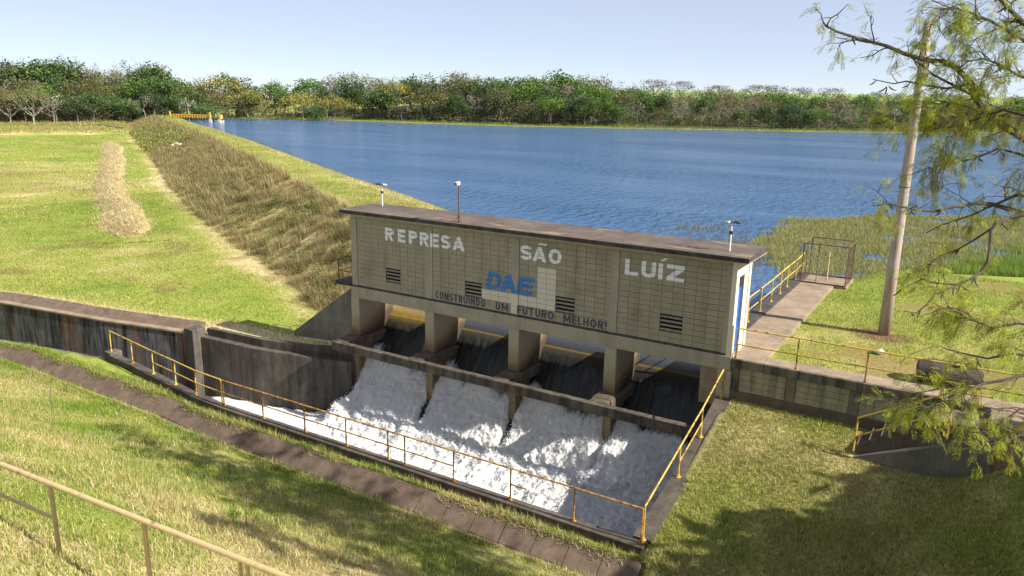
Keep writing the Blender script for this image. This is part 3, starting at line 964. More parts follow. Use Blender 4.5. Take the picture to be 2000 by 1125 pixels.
word('navy painted word UM', MAT['navy_paint'], [('U', 7.50, .05, .22, .31), ('M', 7.78, .05, .30, .31)], .07, .06)
fut = []; x = 8.50
for ch, w in zip('FUTURO', (.18, .22, .25, .22, .22, .26)): fut.append((ch, x, .06, w, .31)); x += w + .048
word('navy painted word FUTURO', MAT['navy_paint'], fut, .07, .06)
mel = []; x = 10.50
for ch, w in zip('MELHOR!', (.31, .18, .17, .22, .26, .22, .08)): mel.append((ch, x, .05, w, .31)); x += w + .055
word('navy painted word MELHOR!', MAT['navy_paint'], mel, .07, .06)
# cream paint carried down the middle pilaster
MB().box(PX[2] + .004, PX[2] + PW - .004, -.0322, -.029, .04, .80).build('paint_patch', MAT['cream'], gh)

# ------------------------------------------------------------------ cross beam in front of the piers
cbm = thing('cross_beam', 'weathered dark concrete beam across the spillway in front of the piers', 'beam', (0, -1.1, -2.5))
MB().hexa([(-.22, -.14, -.22), (16.42, -.14, -.22), (16.42, .14, -.22), (-.22, .14, -.22), (-.22, -.14, .15), (16.42, -.14, .15), (16.42, .14, .15), (-.22, .14, .15)]).build('beam', MAT['beam'], cbm, .02)
for k in range(4):
    c = PX[k] + PW / 2
    MB().box(c - .33, c + .33, .143, .475, -.16, .16).build('strut', MAT['footing'], cbm, .02)

# ------------------------------------------------------------------ chute walls, channel walls
def wall_strip(mb, inner, top, thick, bottom, side=1):
    """a wall following points; inner face on the channel, thickness outward (side: +1 = to -y, -1 = to +y)"""
    P = [np.array(p, float) for p in inner]
    for i in range(len(P) - 1):
        a, b = P[i], P[i + 1]
        na = np.array([0, -side * thick])
        z0 = top[i] if isinstance(top, (list, tuple)) else top; z1 = top[i + 1] if isinstance(top, (list, tuple)) else top
        ao, bo = a + na, b + na
        q = [(a[0], a[1]), (b[0], b[1]), (bo[0], bo[1]), (ao[0], ao[1])]
        if side > 0: q = [q[3], q[2], q[1], q[0]]; zz = [z0, z1, z1, z0]
        else: zz = [z0, z1, z1, z0]
        mb.hexa([(*p, bottom) for p in q] + [(*p, zv) for p, zv in zip(q, zz)])
    return mb


sw = MB()
YS = [-.02, -2, -4, -6.98]; ZT = [-1.50, -2.18, -2.72, -3.22]
for i in range(3):
    sw.hexa([(16.44, YS[i + 1], -7.4), (16.95, YS[i + 1], -7.4), (16.95, YS[i], -7.4), (16.44, YS[i], -7.4),
             (16.44, YS[i + 1], ZT[i + 1]), (16.95, YS[i + 1], ZT[i + 1]), (16.95, YS[i], ZT[i]), (16.44, YS[i], ZT[i])])
w = sw.build('chute_side_wall', MAT['chute'])
w.data.materials[0] = MAT['dark_chute']
tag(w, 'sloping concrete side wall of the chute beside the lower lawn', 'wall')
fwl = thing('chute_front_wall', 'long low concrete wall along the near side of the foaming basin', 'wall')
wall_strip(MB(), NEAR_WALL[10:], -3.22, .36, -7.4).build('wall', MAT['dark_chute'], fwl, .02)
wall_strip(MB(), [(-8.95, -5.95)] + NEAR_WALL[6:11], -3.22, .36, -7.4).build('wall', MAT['dark_chute'], fwl)
MB().box(-9.1, -8.55, -6.3, -5.75, -4.6, -3.12).build('end_block', MAT['chute'], fwl, .02)
lwl = wall_strip(MB(), NEAR_WALL[:6], -3.56, .36, -7.4).build('channel_near_wall', MAT['far_wall'])
tag(lwl, 'low dark kerb wall on the near side of the narrow channel', 'wall')
cfw = thing('channel_far_wall', 'tall stained grey retaining wall along the narrow channel', 'wall')
wall_strip(MB(), FAR_WALL[:5], -3.28, .35, -7.4, -1).build('wall', MAT['far_wall'], cfw)
mb = MB()
a = FAR_WALL[:5]
for i in range(4):
    p, q = a[i], a[i + 1]
    mb.hexa([(p[0], p[1] - .05, -3.275), (q[0], q[1] - .05, -3.275), (q[0], q[1] + .34, -3.275), (p[0], p[1] + .34, -3.275),
             (p[0], p[1] - .05, -3.19), (q[0], q[1] - .05, -3.19), (q[0], q[1] + .34, -3.19), (p[0], p[1] + .34, -3.19)])
mb.build('coping', MAT['walk'], cfw)
bwl = thing('basin_wall', 'brown stained basin wall with ledge left of the falling water', 'wall')
wall_strip(MB(), FAR_WALL[5:], [-3.42, -3.46, -3.50, -3.55], .36, -7.4, -1).build('wall', MAT['basin_wall'], bwl)
wall_strip(MB(), [(p[0] - .0, p[1] + .363) for p in FAR_WALL[5:]], [-3.06, -3.08, -3.06, -3.0], .25, -4.4, -1).build('parapet', MAT['basin_wall'], bwl)
MB().box(-8.95, -8.25, -2.36, -1.62, -7.4, -3.0).build('pillar', MAT['basin_wall'], bwl, .03)
wing = MB().hexa([(-3.9, .02, -3.6), (-.07, .02, -3.6), (-.07, .26, -3.6), (-3.9, .26, -3.6), (-3.9, .02, -2.85), (-.07, .02, -.15), (-.07, .26, -.15), (-3.9, .26, -2.85)]).build('wing_wall', MAT['wing'])
tag(wing, 'triangular mottled grey wing wall left of the gatehouse', 'wall')
# sloped apron slabs above the narrow channel
ap = thing('slab_apron', 'row of sloping concrete slabs behind the top of the channel wall', 'apron')
xa = -24.0
while xa < -9.6:
    x2 = xa + .95
    ya, yb = far_wall_y(xa) + .36, far_wall_y(x2 - .04) + .36
    j = rng.uniform(-.012, .012)
    MB().hexa([(xa, ya, -3.5), (x2 - .04, yb, -3.5), (x2 - .04, yb + .75, -3.5), (xa, ya + .75, -3.5), (xa, ya, -3.23 + j), (x2 - .04, yb, -3.23 + j), (x2 - .04, yb + .75, -2.95 + j), (xa, ya + .75, -2.95 + j)]).build('slab', MAT['gutter'], ap)
    xa = x2

# ------------------------------------------------------------------ V gutter of concrete slabs along the near bank
gt = thing('drain_gutter', 'sloped concrete slab gutter running along the foot of the near bank', 'gutter')
xa = -30.0
while xa < 16.4:
    x2 = xa + 1.0
    ty0, ty1 = gutter_y(xa), gutter_y(x2)
    j0, j1 = rng.uniform(-.018, .018, 2)
    g = .012
    MB().hexa([(xa + g, ty0 - .52, -4.05), (x2 - g, ty1 - .52, -4.05), (x2 - g, ty1 + .10, -3.62), (xa + g, ty0 + .10, -3.62),
               (xa + g, ty0 - .52, -3.91 + j0), (x2 - g, ty1 - .52, -3.91 + j1), (x2 - g, ty1 + .06, -3.44 + j1), (xa + g, ty0 + .06, -3.44 + j0)]).build('slab', MAT['gutter'], gt)
    MB().hexa([(xa, ty0 - .84, -4.1), (x2 - .006, ty1 - .84, -4.1), (x2 - .006, ty1 - .50, -4.1), (xa, ty0 - .50, -4.1),
               (xa, ty0 - .84, -3.90), (x2 - .006, ty1 - .84, -3.90), (x2 - .006, ty1 - .50, -3.94), (xa, ty0 - .50, -3.94)]).build('channel_bed', MAT['gutter'], gt)
    xa = x2

# ------------------------------------------------------------------ walkway, retaining wall, stairs
wk = thing('walkway', 'worn concrete walkway leading from the gatehouse door to the cage', 'walkway')
wk['kind'] = 'structure'
for i, (y0, y1) in enumerate(((0.02, 3.2), (3.21, 6.4), (6.41, 9.6), (9.61, 13.2))):
    MB().hexa([(15.80, y0, -1.9), (17.78, y0, -1.9), (17.80, y1, -1.9), (15.80, y1, -1.9), (15.80, y0, -.16), (17.78, y0, -.16), (17.80, y1, -.16), (15.80, y1, -.16)]).build('slab', MAT['walk'], wk, .012)
MB().box(15.80, 16.36, 1.80, 15.5, -.158, -.115).build('kerb', MAT['roof_edge'], wk, .01)
MB().box(16.365, 18.35, 13.22, 15.5, -1.9, -.165).build('slab', MAT['walk'], wk, .012)
xa = 17.80
while xa < 25.5:
    x2 = min(xa + 2.05, 25.6)
    MB().box(xa + .006, x2, .02, .92, -.5, -.155 + rng.uniform(-.008, .008)).build('slab', MAT['walk'], wk, .012)
    xa = x2
rw = thing('retaining_wall', 'stained block retaining wall under the railing right of the gatehouse', 'wall')
RX0, RX1 = 16.86, 23.6
MB().box(RX0, RX1, -.10, .018, -.40, -.10).build('cap', MAT['ret_frame'], rw, .015)
MB().box(RX0, RX1, -.05, .15, -2.6, -1.22).build('plinth', MAT['plinth'], rw, .02)
MB().box(RX0, RX1, .0, .15, -1.22, -.40).build('core', MAT['mortar'], rw)
pil = [(16.86, 17.12), (18.62, 18.92), (20.52, 20.82), (23.3, 23.6)]
for a, b in pil: MB().box(a, b, -.04, .0 - .001, -1.219, -.402).build('pilaster', MAT['ret_frame'], rw, .01)
for i in range(3):
    a, b = pil[i][1] + .01, pil[i + 1][0] - .01
    for r in range(4):
        x = a - (.0 if r % 2 == 0 else .0)
        while x < b - .08:
            x2 = min(x + .395, b)
            MB().box(x + .006, x2 - .006, -.018 + rng.uniform(-.003, .003), .0 - .0005, -1.215 + r * .203 + .006, -1.215 + r * .203 + .197).build('block', MAT['ret_block'], rw)
            x = x2
st = thing('stairs', 'dark concrete steps climbing beside the retaining wall on the right', 'stairs')
for k in range(7):
    x0 = 21.0 + k * .30
    MB().box(x0, 23.5 + .02 * k, -1.22, -.06, -2.6, -1.62 + k * .207).build('step', MAT['plinth'], st, .012) if k == 0 else \
        MB().box(x0, x0 + .305 if k < 6 else 24.2, -1.22 + .004 * k, -.062, -2.6, -1.62 + k * .207).build('step', MAT['plinth'], st, .012)
MB().hexa([(20.95, -1.42, -2.8), (24.4, -1.42, -2.8), (24.4, -1.225, -2.8), (20.95, -1.225, -2.8), (20.95, -1.42, -1.98), (24.4, -1.42, -.50), (24.4, -1.225, -.50), (20.95, -1.225, -1.98)]).build('stringer', MAT['wing'], st, .015)
MB().box(24.2, 27.0, -1.3, .015, -2.0, -.17).build('upper_landing', MAT['walk'], st, .015)


# ------------------------------------------------------------------ railings
def railing(label, posts, h, mids=(), mat='yellow', r=.027, rp=.025, flange=True, top=True, ext=(0, 0), closed_mid=None, cat='railing', posth=None):
    """posts: base points; rails run post to post"""
    P = [np.array(p, float) for p in posts]
    t = thing('railing', label, cat, tuple(P[0]))
    o = P[0]
    for i, p in enumerate(P):
        mb = MB(); mb.tube([p - o, p - o + np.array([0, 0, h])], rp, 8)
        po = mb.build('post', MAT[mat], t, smooth=False)
        if flange:
            mb = MB(); mb.tube([p - o + np.array([0, 0, -.01]), p - o + np.array([0, 0, .02])], .085, 6)
            mb.tube([p - o + np.array([0, 0, .02]), p - o + np.array([0, 0, .09])], .04, 6)
            mb.build('base_plate', MAT[mat], po)
    up = np.array([0, 0, h])
    pts = [p - o + up for p in P]
    if ext[0]: pts.insert(0, pts[0] + (pts[0] - pts[1]) / np.linalg.norm(pts[0] - pts[1]) * ext[0])
    if ext[1]: pts.append(pts[-1] + (pts[-1] - pts[-2]) / np.linalg.norm(pts[-1] - pts[-2]) * ext[1])
    mb = MB(); mb.tube(pts, r, 8)
    mb.build('top_rail', MAT[mat], t)
    for (hh, i0, i1) in mids:
        mb = MB(); mb.tube([p - o + np.array([0, 0, hh]) for p in P[i0:i1 + 1]], r * .8, 8)
        mb.build('mid_rail', MAT[mat], t)
    return t


# front of the basin: right corner to the bend
fx = [16.76, 14.76, 12.70, 10.67, 8.78, 8.09, 6.28, 4.36, 2.26, .14]
fr = railing('rusty yellow pipe railing along the low wall in front of the foam', [(x, -7.2, -3.22) for x in fx], 1.0, [(.5, 3, 9)], 'yellow_rusty')
mb = MB(); mb.tube([(12.70 - 16.76, 0, .5), (13.25 - 16.76, .0, .5)], .022, 8)
mb.build('broken_rail', MAT['yellow_rusty'], fr)
railing('yellow pipe railing sloping down the narrow channel end of the basin wall', [(.02, -7.19, -3.22), (-1.6, -7.1, -3.22), (-3.2, -6.86, -3.22), (-5.0, -6.62, -3.22), (-6.9, -6.32, -3.22), (-8.8, -6.1, -3.16)], 1.0, [(.5, 0, 3)], 'yellow')
railing('yellow pipe railing down the sloping side wall of the chute', [(16.62, -.12, -1.53), (16.62, -2.1, -2.2), (16.62, -4.05, -2.73), (16.76, -7.06, -3.21)], 1.0, [(.5, 1, 2)], 'yellow')
railing('long yellow pipe railing on top of the block retaining wall', [(16.93, .08, -.14), (18.85, .08, -.14), (20.88, .08, -.14), (22.93, .08, -.14), (25.0, .08, -.14)], 1.05, [(.5, 0, 4)], 'yellow')
railing('yellow pipe railing on the lake side of the walkway', [(16.02, 2.0, -.115), (16.1, 4.6, -.115), (16.1, 6.5, -.115), (16.1, 8.3, -.115), (16.08, 10.0, -.115), (16.05, 11.5, -.115), (16.05, 13.3, -.115), (16.0, 15.2, -.115)], .98, [(.48, 0, 7)], 'yellow')
t = thing('railing', 'yellow stair handrail rising over the dark concrete steps', 'railing', (20.95, -1.30, -1.78))
sl_ = .58
mb = MB(); mb.tube([(0, 0, -.05), (.02, 0, 1.02)], .028, 8); mb.build('post', MAT['yellow'], t)
mb = MB(); mb.tube([(2.3, 0, 1.0), (2.3, 0, 2.36)], .028, 8); mb.build('post', MAT['yellow'], t)
mb = MB(); mb.tube([(.02, 0, 1.0), (2.3, 0, 2.33), (3.2, 0, 2.36)], .03, 8); mb.build('top_rail', MAT['yellow'], t)
mb = MB(); mb.tube([(.01, 0, .42), (2.3, 0, 1.75)], .026, 8); mb.build('mid_rail', MAT['yellow'], t)
railing('rusty brown rail of the landing left of the gatehouse', [(-.14, .42, -.05), (-1.25, .42, -.05), (-1.25, 1.4, -.05)], .95, [(.45, 0, 2)], 'rust_steel', .022, .022, False)
# railing on the near bank
nb = thing('railing', 'thick faded cream pipe railing on the near grass bank', 'railing', (12.79, -19.58, 2.04))
gb = [float(H(np.array([x]), np.array([-19.58]))[0]) - 2.04 for x in (10.8, 12.79, 14.72, 16.60, 18.5)]
for k, xx in enumerate((10.8 - 12.79, 0.0, 1.93, 3.60, 3.72, 5.7, -3.95, -5.9)):
    mb = MB(); mb.tube([(xx, .064 * xx, -.4), (xx, .064 * xx, .83)], .031 if k not in (3, 4) else .024, 10)
    mb.build('post', MAT['cream_rail'], nb)
mb = MB(); mb.tube([(-5.95, -.38, .83), (6.5, .416, .84)], .038, 12); mb.build('top_rail', MAT['cream_rail'], nb)
mb = MB(); mb.tube([(-5.95, -.38, .33), (0, 0, .30)], .028, 10); mb.build('mid_rail', MAT['cream_rail'], nb)

# ------------------------------------------------------------------ cage at the end of the walkway
cg = thing('cage', 'open rusty angle iron cage on the concrete slab by the reeds', 'cage', (16.30, 13.25, -.165))
def bar(p, q, par, r=.03, name='bar', mat='rust_steel'):
    mb = MB(); mb.tube([p, q], r, 4); return mb.build(name, MAT[mat], par)
X2, Y2, Z2 = 1.98, 2.0, 1.88
for p in ((0, 0), (X2, 0), (0, Y2), (X2, Y2)): bar((*p, 0), (*p, Z2), cg, .026, 'post')
for z in (.03, Z2):
    bar((0, 0, z), (X2, 0, z), cg); bar((X2, 0, z), (X2, Y2, z), cg); bar((X2, Y2, z), (0, Y2, z), cg); bar((0, Y2, z), (0, 0, z), cg)
bar((.68, 0, 0), (.68, 0, Z2), cg, .016); bar((0, 1, 0), (0, 1, Z2), cg, .014)
bar((1.05, .75, 0), (1.05, .75, 1.45), cg, .035, 'gate_stem', 'cream_rail')
mb = MB()
for k in range(1, 16):
    yy = Y2 * k / 16
    mb.tube([(X2, yy, .03), (X2, yy, Z2)], .004, 3)
for k in range(1, 15):
    zz = Z2 * k / 15
    mb.tube([(X2, 0, zz), (X2, Y2, zz)], .004, 3)
tag(mb.build('wire_mesh', MAT['rust_steel'], cg), None, None, None, 'stuff')

# ------------------------------------------------------------------ power pole
pp_ = thing('utility_pole', 'tall pale weathered utility pole standing on the right lawn', 'pole', (20.71, 6.47, -.45))
mb = MB(); mb.tube([(0, 0, 0), (0, 0, 3), (.01, 0, 6), (.02, 0, 9), (.03, 0, 11.35)], [.215, .195, .175, .152, .135], 20)
mb.build('shaft', MAT['pole'], pp_, smooth=True)
mb = MB()
for zz in (5.7, 8.6): mb.tube([(0, 0, zz), (0, 0, zz + .03)], .19, 16)
mb.build('band', MAT['dark_metal'], pp_)

# dark concrete ring/trunk behind the railing, bag, debris, rope
lg = thing('log', 'thick dark tree log lying behind the railing post on the right', 'log', (22.2, 1.75, .02))
n_ = 22
pts = [(0, 0, 0), (.35, .06, .02), (.8, .1, 0), (1.25, .2, -.02), (1.7, .30, -.05)]
mb = MB(); mb.tube(pts, [.36, .44, .41, .38, .30], n_)
v = np.array(mb.v); nn = fbm(v[:, 0] * 4 + v[:, 2] * 3, v[:, 1] * 5, 61) - .5
mb.v = [tuple(p) for p in (v + nn[:, None] * .12)]
mb.build('trunk', MAT['bark'], lg)
mb = MB(); mb.tube([(.9, .1, .2), (1.1, -.15, .55)], [.12, .07], 10); mb.build('stub', MAT['bark'], lg)
bag = thing('plastic_bag', 'crumpled white and green plastic bag on the grass behind the railing', 'litter', (20.82, 3.8, -.26))
def blob(name, par, r, sq, mat, seed, off=(0, 0, 0), n=9):
    V = []; F = []
    for i in range(n + 1):
        th = math.pi * i / n
        for k in range(12):
            ph = 2 * math.pi * k / 12
            d = 1 + .5 * (vnoise(np.array([i * .9 + seed]), np.array([k * .8]))[0] - .5)
            V.append((off[0] + r * d * sq[0] * math.sin(th) * math.cos(ph), off[1] + r * d * sq[1] * math.sin(th) * math.sin(ph), off[2] + r * d * sq[2] * math.cos(th)))
    for i in range(n):
        for k in range(12): F.append((i * 12 + k, (i + 1) * 12 + k, (i + 1) * 12 + (k + 1) % 12, i * 12 + (k + 1) % 12))
    mb = MB(); mb.add(V, F)
    return mb.build(name, mat, par)
blob('bag_body', bag, .12, (1.1, .8, .7), MAT['white_metal'], 3, (.06, 0, .08))
blob('bag_end', bag, .09, (1.1, .9, .6), m_plain('green_plastic', (.02, .35, .08), .4), 8, (-.14, -.03, .05))

# floodlights / cameras on the roof
def mast(label, x, y, h, kind):
    t = thing('security_camera', label, 'camera', (x, y, 3.36))
    mb = MB(); mb.tube([(0, 0, 0), (0, 0, h)], .026 if kind != 1 else .03, 8); mb.build('mast', MAT['white_metal'] if kind != 1 else MAT['rust_steel'], t)
    mb = MB(); mb.box(-.06, .06, -.06, .06, -.005, .02); mb.build('foot_plate', MAT['dark_metal'], t)
    if kind == 1:
        for a in (0, 2.1, 4.2):
            mb = MB(); mb.tube([(.17 * math.cos(a), .17 * math.sin(a), .0), (.02 * math.cos(a), .02 * math.sin(a), .32)], .014, 6); mb.build('brace', MAT['rust_steel'], t)
        mb = MB(); mb.hexa([(-.10, -.12, h), (.04, -.15, h), (.07, .02, h), (-.04, .06, h), (-.10, -.13, h + .12), (.03, -.16, h + .12), (.07, .02, h + .15), (-.04, .06, h + .15)])
        mb.build('lamp_head', MAT['white_metal'], t, .02)
        mb = MB(); mb.hexa([(-.10, -.135, h + .02), (.03, -.165, h + .02), (.03, -.155, h + .02), (-.10, -.125, h + .02), (-.10, -.145, h + .10), (.03, -.175, h + .10), (.03, -.162, h + .10), (-.10, -.132, h + .10)])
        mb.build('lens', MAT['dark_metal'], t)
    else:
        s = -1 if kind == 0 else 1
        mb = MB(); mb.tube([(-.16, 0, h), (.16, 0, h + .02)], .02, 6); mb.build('bracket', MAT['dark_metal'], t)
        mb = MB(); mb.tube([(s * .10, -.02, h + .05), (s * .28, -.10, h + .03)], .042, 10); mb.build('camera_body', MAT['dark_metal'], t)
        mb = MB(); mb.tube([(-s * .08, -.02, h + .03), (-s * .22, .06, h + .0)], .04, 10); mb.build('camera_body', MAT['white_metal'], t)
        mb = MB(); mb.box(-.05, .05, -.05, .05, h * .62, h * .62 + .1); mb.build('junction_box', MAT['dark_metal'], t)
mast('white camera mast at the left back corner of the gatehouse roof', .66, 1.32, .95, 0)
mast('rusty braced mast with one white lamp on the gatehouse roof edge', 5.87, -.21, 1.45, 1)
mast('white camera mast near the right end of the gatehouse roof', 16.35, .34, .95, 2)

# blue rope heap at the foot of the wing wall
rp = thing('rope', 'tangled pale blue rope lying in the grass below the wing wall', 'rope', (-4.3, .5, -3.08))
m_rope = m_plain('blue_rope', (.35, .45, .55), .8)
for k in range(7):
    a = rng.uniform(0, 6.28); p = np.array([rng.uniform(-.8, .9), rng.uniform(-.4, .5), .05]); pts = []
    for i in range(9):
        a += rng.uniform(-.8, .8); p = p + np.array([math.cos(a) * .16, math.sin(a) * .11, rng.uniform(-.02, .02)]); pts.append(tuple(p))
    mb = MB(); mb.tube(pts, .016, 5); mb.build('strand', m_rope, rp)

# ------------------------------------------------------------------ jetty, sign, rubble, stones, agave
jt = thing('jetty', 'small yellow railed jetty at the far end of the dam', 'jetty', (-210, 139.1, -.48))
jd = np.array([13.4, 4.3]); jd = jd / np.linalg.norm(jd)
def jp(a, b, z): return (a * jd[0] - b * jd[1], a * jd[1] + b * jd[0], z)
def jbox(a0, a1, b0, b1, z0, z1, name, mat):
    MB().hexa([jp(a0, b0, z0), jp(a1, b0, z0), jp(a1, b1, z0), jp(a0, b1, z0), jp(a0, b0, z1), jp(a1, b0, z1), jp(a1, b1, z1), jp(a0, b1, z1)]).build(name, mat, jt)
jbox(0, 18.9, -.7, .7, -.3, .05, 'deck', MAT['roof_edge'])
orange = m_plain('orange_yellow_paint', (.70, .42, .06), .6)
for b in (-.65, .65):
    jbox(0, 14.3, b - .07, b + .07, 1.02, 1.26, 'top_rail', orange)
    jbox(0, 14.3, b - .06, b + .06, .48, .66, 'mid_rail', orange)
    for a in np.arange(0, 14.4, 2.0): jbox(a - .11, a + .11, b - .072, b + .072, .05, 1.3, 'post', orange)
for a in (-.4, 14.6): jbox(a - .2, a + .2, -.85, -.45, -.2, 2.1, 'end_post', orange)
for a, b in ((4, 0), (14.8, -.6), (14.8, .6), (18.2, -.6), (18.2, .6)): jbox(a - .45, a + .45, b - .4, b + .4, -2.5, -.1, 'pile', MAT['brick'])
jbox(17.9, 18.5, -.6, .6, -.1, 1.3, 'gauge_post', orange)
sg = thing('sign', 'small white sign on a post at the far end of the dam crest', 'sign', (-236, 153, -.7))
mb = MB(); mb.tube([(0, 0, 0), (0, 0, 1.5)], .05, 6); mb.build('post', MAT['dark_metal'], sg)
MB().box(-.55, .45, -.03, .03, 1.3, 2.1).build('board', MAT['white_metal'], sg)
brick = MB().box(-.5, .5, -.28, .28, -.2, .2).mesh('brick', MAT['brick'], .03)
for k in range(11):
    s_, t_ = 131.0 + rng.uniform(-4, 4.5), -1.6 + rng.uniform(-1.0, 1.0)
    p = s_ * SD + t_ * ND
    o = link('pale_brick', brick, None, (p[0], p[1], float(dam_z(np.array([s_]), np.array([t_]))[0]) + .28))
    o.rotation_euler = (rng.uniform(-.6, .6), rng.uniform(-.6, .6), rng.uniform(0, 6)); sc_ = rng.uniform(.45, 1.0); o.scale = (sc_, sc_, sc_)
    tag(o, 'pale broken brick in the rubble heap on the dam slope', 'brick', 'rubble bricks on the dam slope')
stone = MB(); stone.add(*(lambda b: (b.v, b.f))(MB().box(-.5, .5, -.4, .4, 0, .5)))
stone = stone.mesh('stone', MAT['bark'], .12)
for k, (x, y) in enumerate(((-213, 113.7), (-209, 113.1), (-201.8, 111.3), (-198.3, 110.3), (-194.7, 109.6), (-191.6, 108.4), (-188.4, 107.4))):
    o = link('stone', stone, None, (x, y, float(H(np.array([x]), np.array([y]))[0]) - .05), rng.uniform(0, 6)); sc_ = rng.uniform(.7, 1.5); o.scale = (sc_, sc_, sc_)
    tag(o, ('first', 'second', 'third', 'fourth', 'fifth', 'sixth', 'seventh')[k] + ' dark stone from the left in the row edging the far track', 'stone', 'stones along the far track')

# ------------------------------------------------------------------ grass blades
class Blades:
    def __init__(s): s.p = []; s.c = []

    def add(s, x, y, z, ln, wd, az, lean, col, curl=0.0):
        n = len(x)
        dx, dy = np.cos(az), np.sin(az)
        px, py_ = -dy, dx
        base = np.stack([x, y, z], 1)
        side = np.stack([px, py_, 0 * x], 1) * (wd / 2)[:, None]
        tip = base + np.stack([dx * np.sin(lean), dy * np.sin(lean), np.cos(lean)], 1) * ln[:, None]
        s.p.append(np.stack([base - side, base + side, tip], 1).reshape(-1, 3))
        s.c.append(np.repeat(col, 3, axis=0))

    def build(s, name, label):
        V = np.concatenate(s.p); C = np.concatenate(s.c)
        F = np.arange(len(V)).reshape(-1, 3)
        return tag(link(name, np_mesh(name, V, F, MAT['grass'], C)), label, None, None, 'stuff')


def in_view(x, y, z, m=1.22):
    q = (np.stack([x, y, z], 1) - CAM) @ CR.T
    w = np.maximum(q[:, 2], .1)
    return (q[:, 2] > .5) & (np.abs(q[:, 0] / w) < 1000 / FPX * m) & (np.abs(q[:, 1] / w) < 562 / FPX * m)


def bcol(x, y, extra=0.0, jit=.28):
    d = np.clip(dryness(x, y) + extra, 0, 1)
    n = len(x)
    pick = rng.random(n)
    g = lerp(GREEN, LIME, rng.random((n, 1)) ** 1.3)
    o = lerp(OLIVE, STRAW, rng.random((n, 1)))
    c = np.where((pick < d)[:, None], o, g)
    return c * (1 + jit * rng.normal(0, 1, (n, 1))).clip(.45, 1.7)


def sow(B, n, x0, x1, y0, y1, ln, wd, lean=(.2, 1.2), mask=None, extra=0.0, zoff=0.0, clump=None):
    x = rng.uniform(x0, x1, n); y = rng.uniform(y0, y1, n)
    if mask is not None:
        k = mask(x, y); x, y = x[k], y[k]
    z = H(x, y) + zoff
    k = in_view(x, y, z); x, y, z = x[k], y[k], z[k]
    m = len(x)
    L = rng.uniform(*ln, m)
    if clump: L = L * (1 + clump * (fbm(x * 1.1, y * 1.1, 15, 3) - .5) * 2).clip(.3, 3)
    B.add(x, y, z - .01, L, rng.uniform(*wd, m), rng.uniform(0, 6.283, m), rng.uniform(*lean, m), bcol(x, y, extra))


B = Blades()
out_channel = lambda x, y: (y < near_wall_y(x) - .38) & ((y > gutter_y(x) - .04) | (y < gutter_y(x) - .98) | (x > 16.7) | (x < -30))
pole_gap = lambda x, y: np.hypot(x - 20.7, y - 6.4) > .55
sow(B, 560000, -16, 30, -22, -8.5, (.06, .19), (.010, .024), mask=out_channel, clump=.9)
sow(B, 90000, -16, 17.4, -9.2, -7.0, (.07, .30), (.010, .022), mask=out_channel, clump=.9)
sow(B, 200000, 16.97, 28, -9.5, -.08, (.06, .19), (.010, .022), mask=lambda x, y: ~((x > 20.9) & (y > -1.45)), clump=.5)
n = 24000
x = rng.uniform(-16, 16.6, n); gy_ = gutter_y(x); e_ = rng.random(n) < .5
off = np.where(e_, rng.normal(.05, .10, n), rng.normal(-.82, .10, n))
kk = fbm(x * .8, off * 3, 131, 3) > .47; x, gy_, off, e_ = x[kk], gy_[kk], off[kk], e_[kk]; y = gy_ + off
zz = np.where(e_, np.interp(off, [-.5, .06, .3], [-3.88, -3.42, -3.42]), np.interp(off, [-1.0, -.84, -.5], [-3.74, -3.86, -3.9]))
B.add(x, y, zz, rng.uniform(.06, .22, len(x)), rng.uniform(.008, .02, len(x)), rng.uniform(0, 6.28, len(x)), rng.uniform(.4, 1.5, len(x)), bcol(x, y, .1))
B.build('near_grass', 'short dry and green grass on the near banks')
B = Blades()
sow(B, 150000, 17.85, 34, .95, 20, (.05, .15), (.012, .026), mask=lambda x, y: pole_gap(x, y) & (fbm(x * .33, y * .33, 71) < .66) & ~((x < 18.4) & (y > 13)), clump=.5)
B.build('lawn_grass', 'short green lawn grass on the right bank')
B = Blades()
sow(B, 330000, -60, -.4, -6, 32, (.07, .20), (.018, .04), mask=lambda x, y: (y > far_wall_y(x) + np.where(x < -9, 1.1, .65)) & ((y > .3) | (x < -1.0) | (y < -.1)), clump=.5)
sow(B, 120000, -180, -50, 0, 100, (.12, .28), (.05, .10), mask=lambda x, y: (x * ND[0] + y * ND[1]) < dam_t(x * SD[0] + y * SD[1])[1] + 1)
B.build('field_grass', 'mown yellow green grass of the field below the dam')
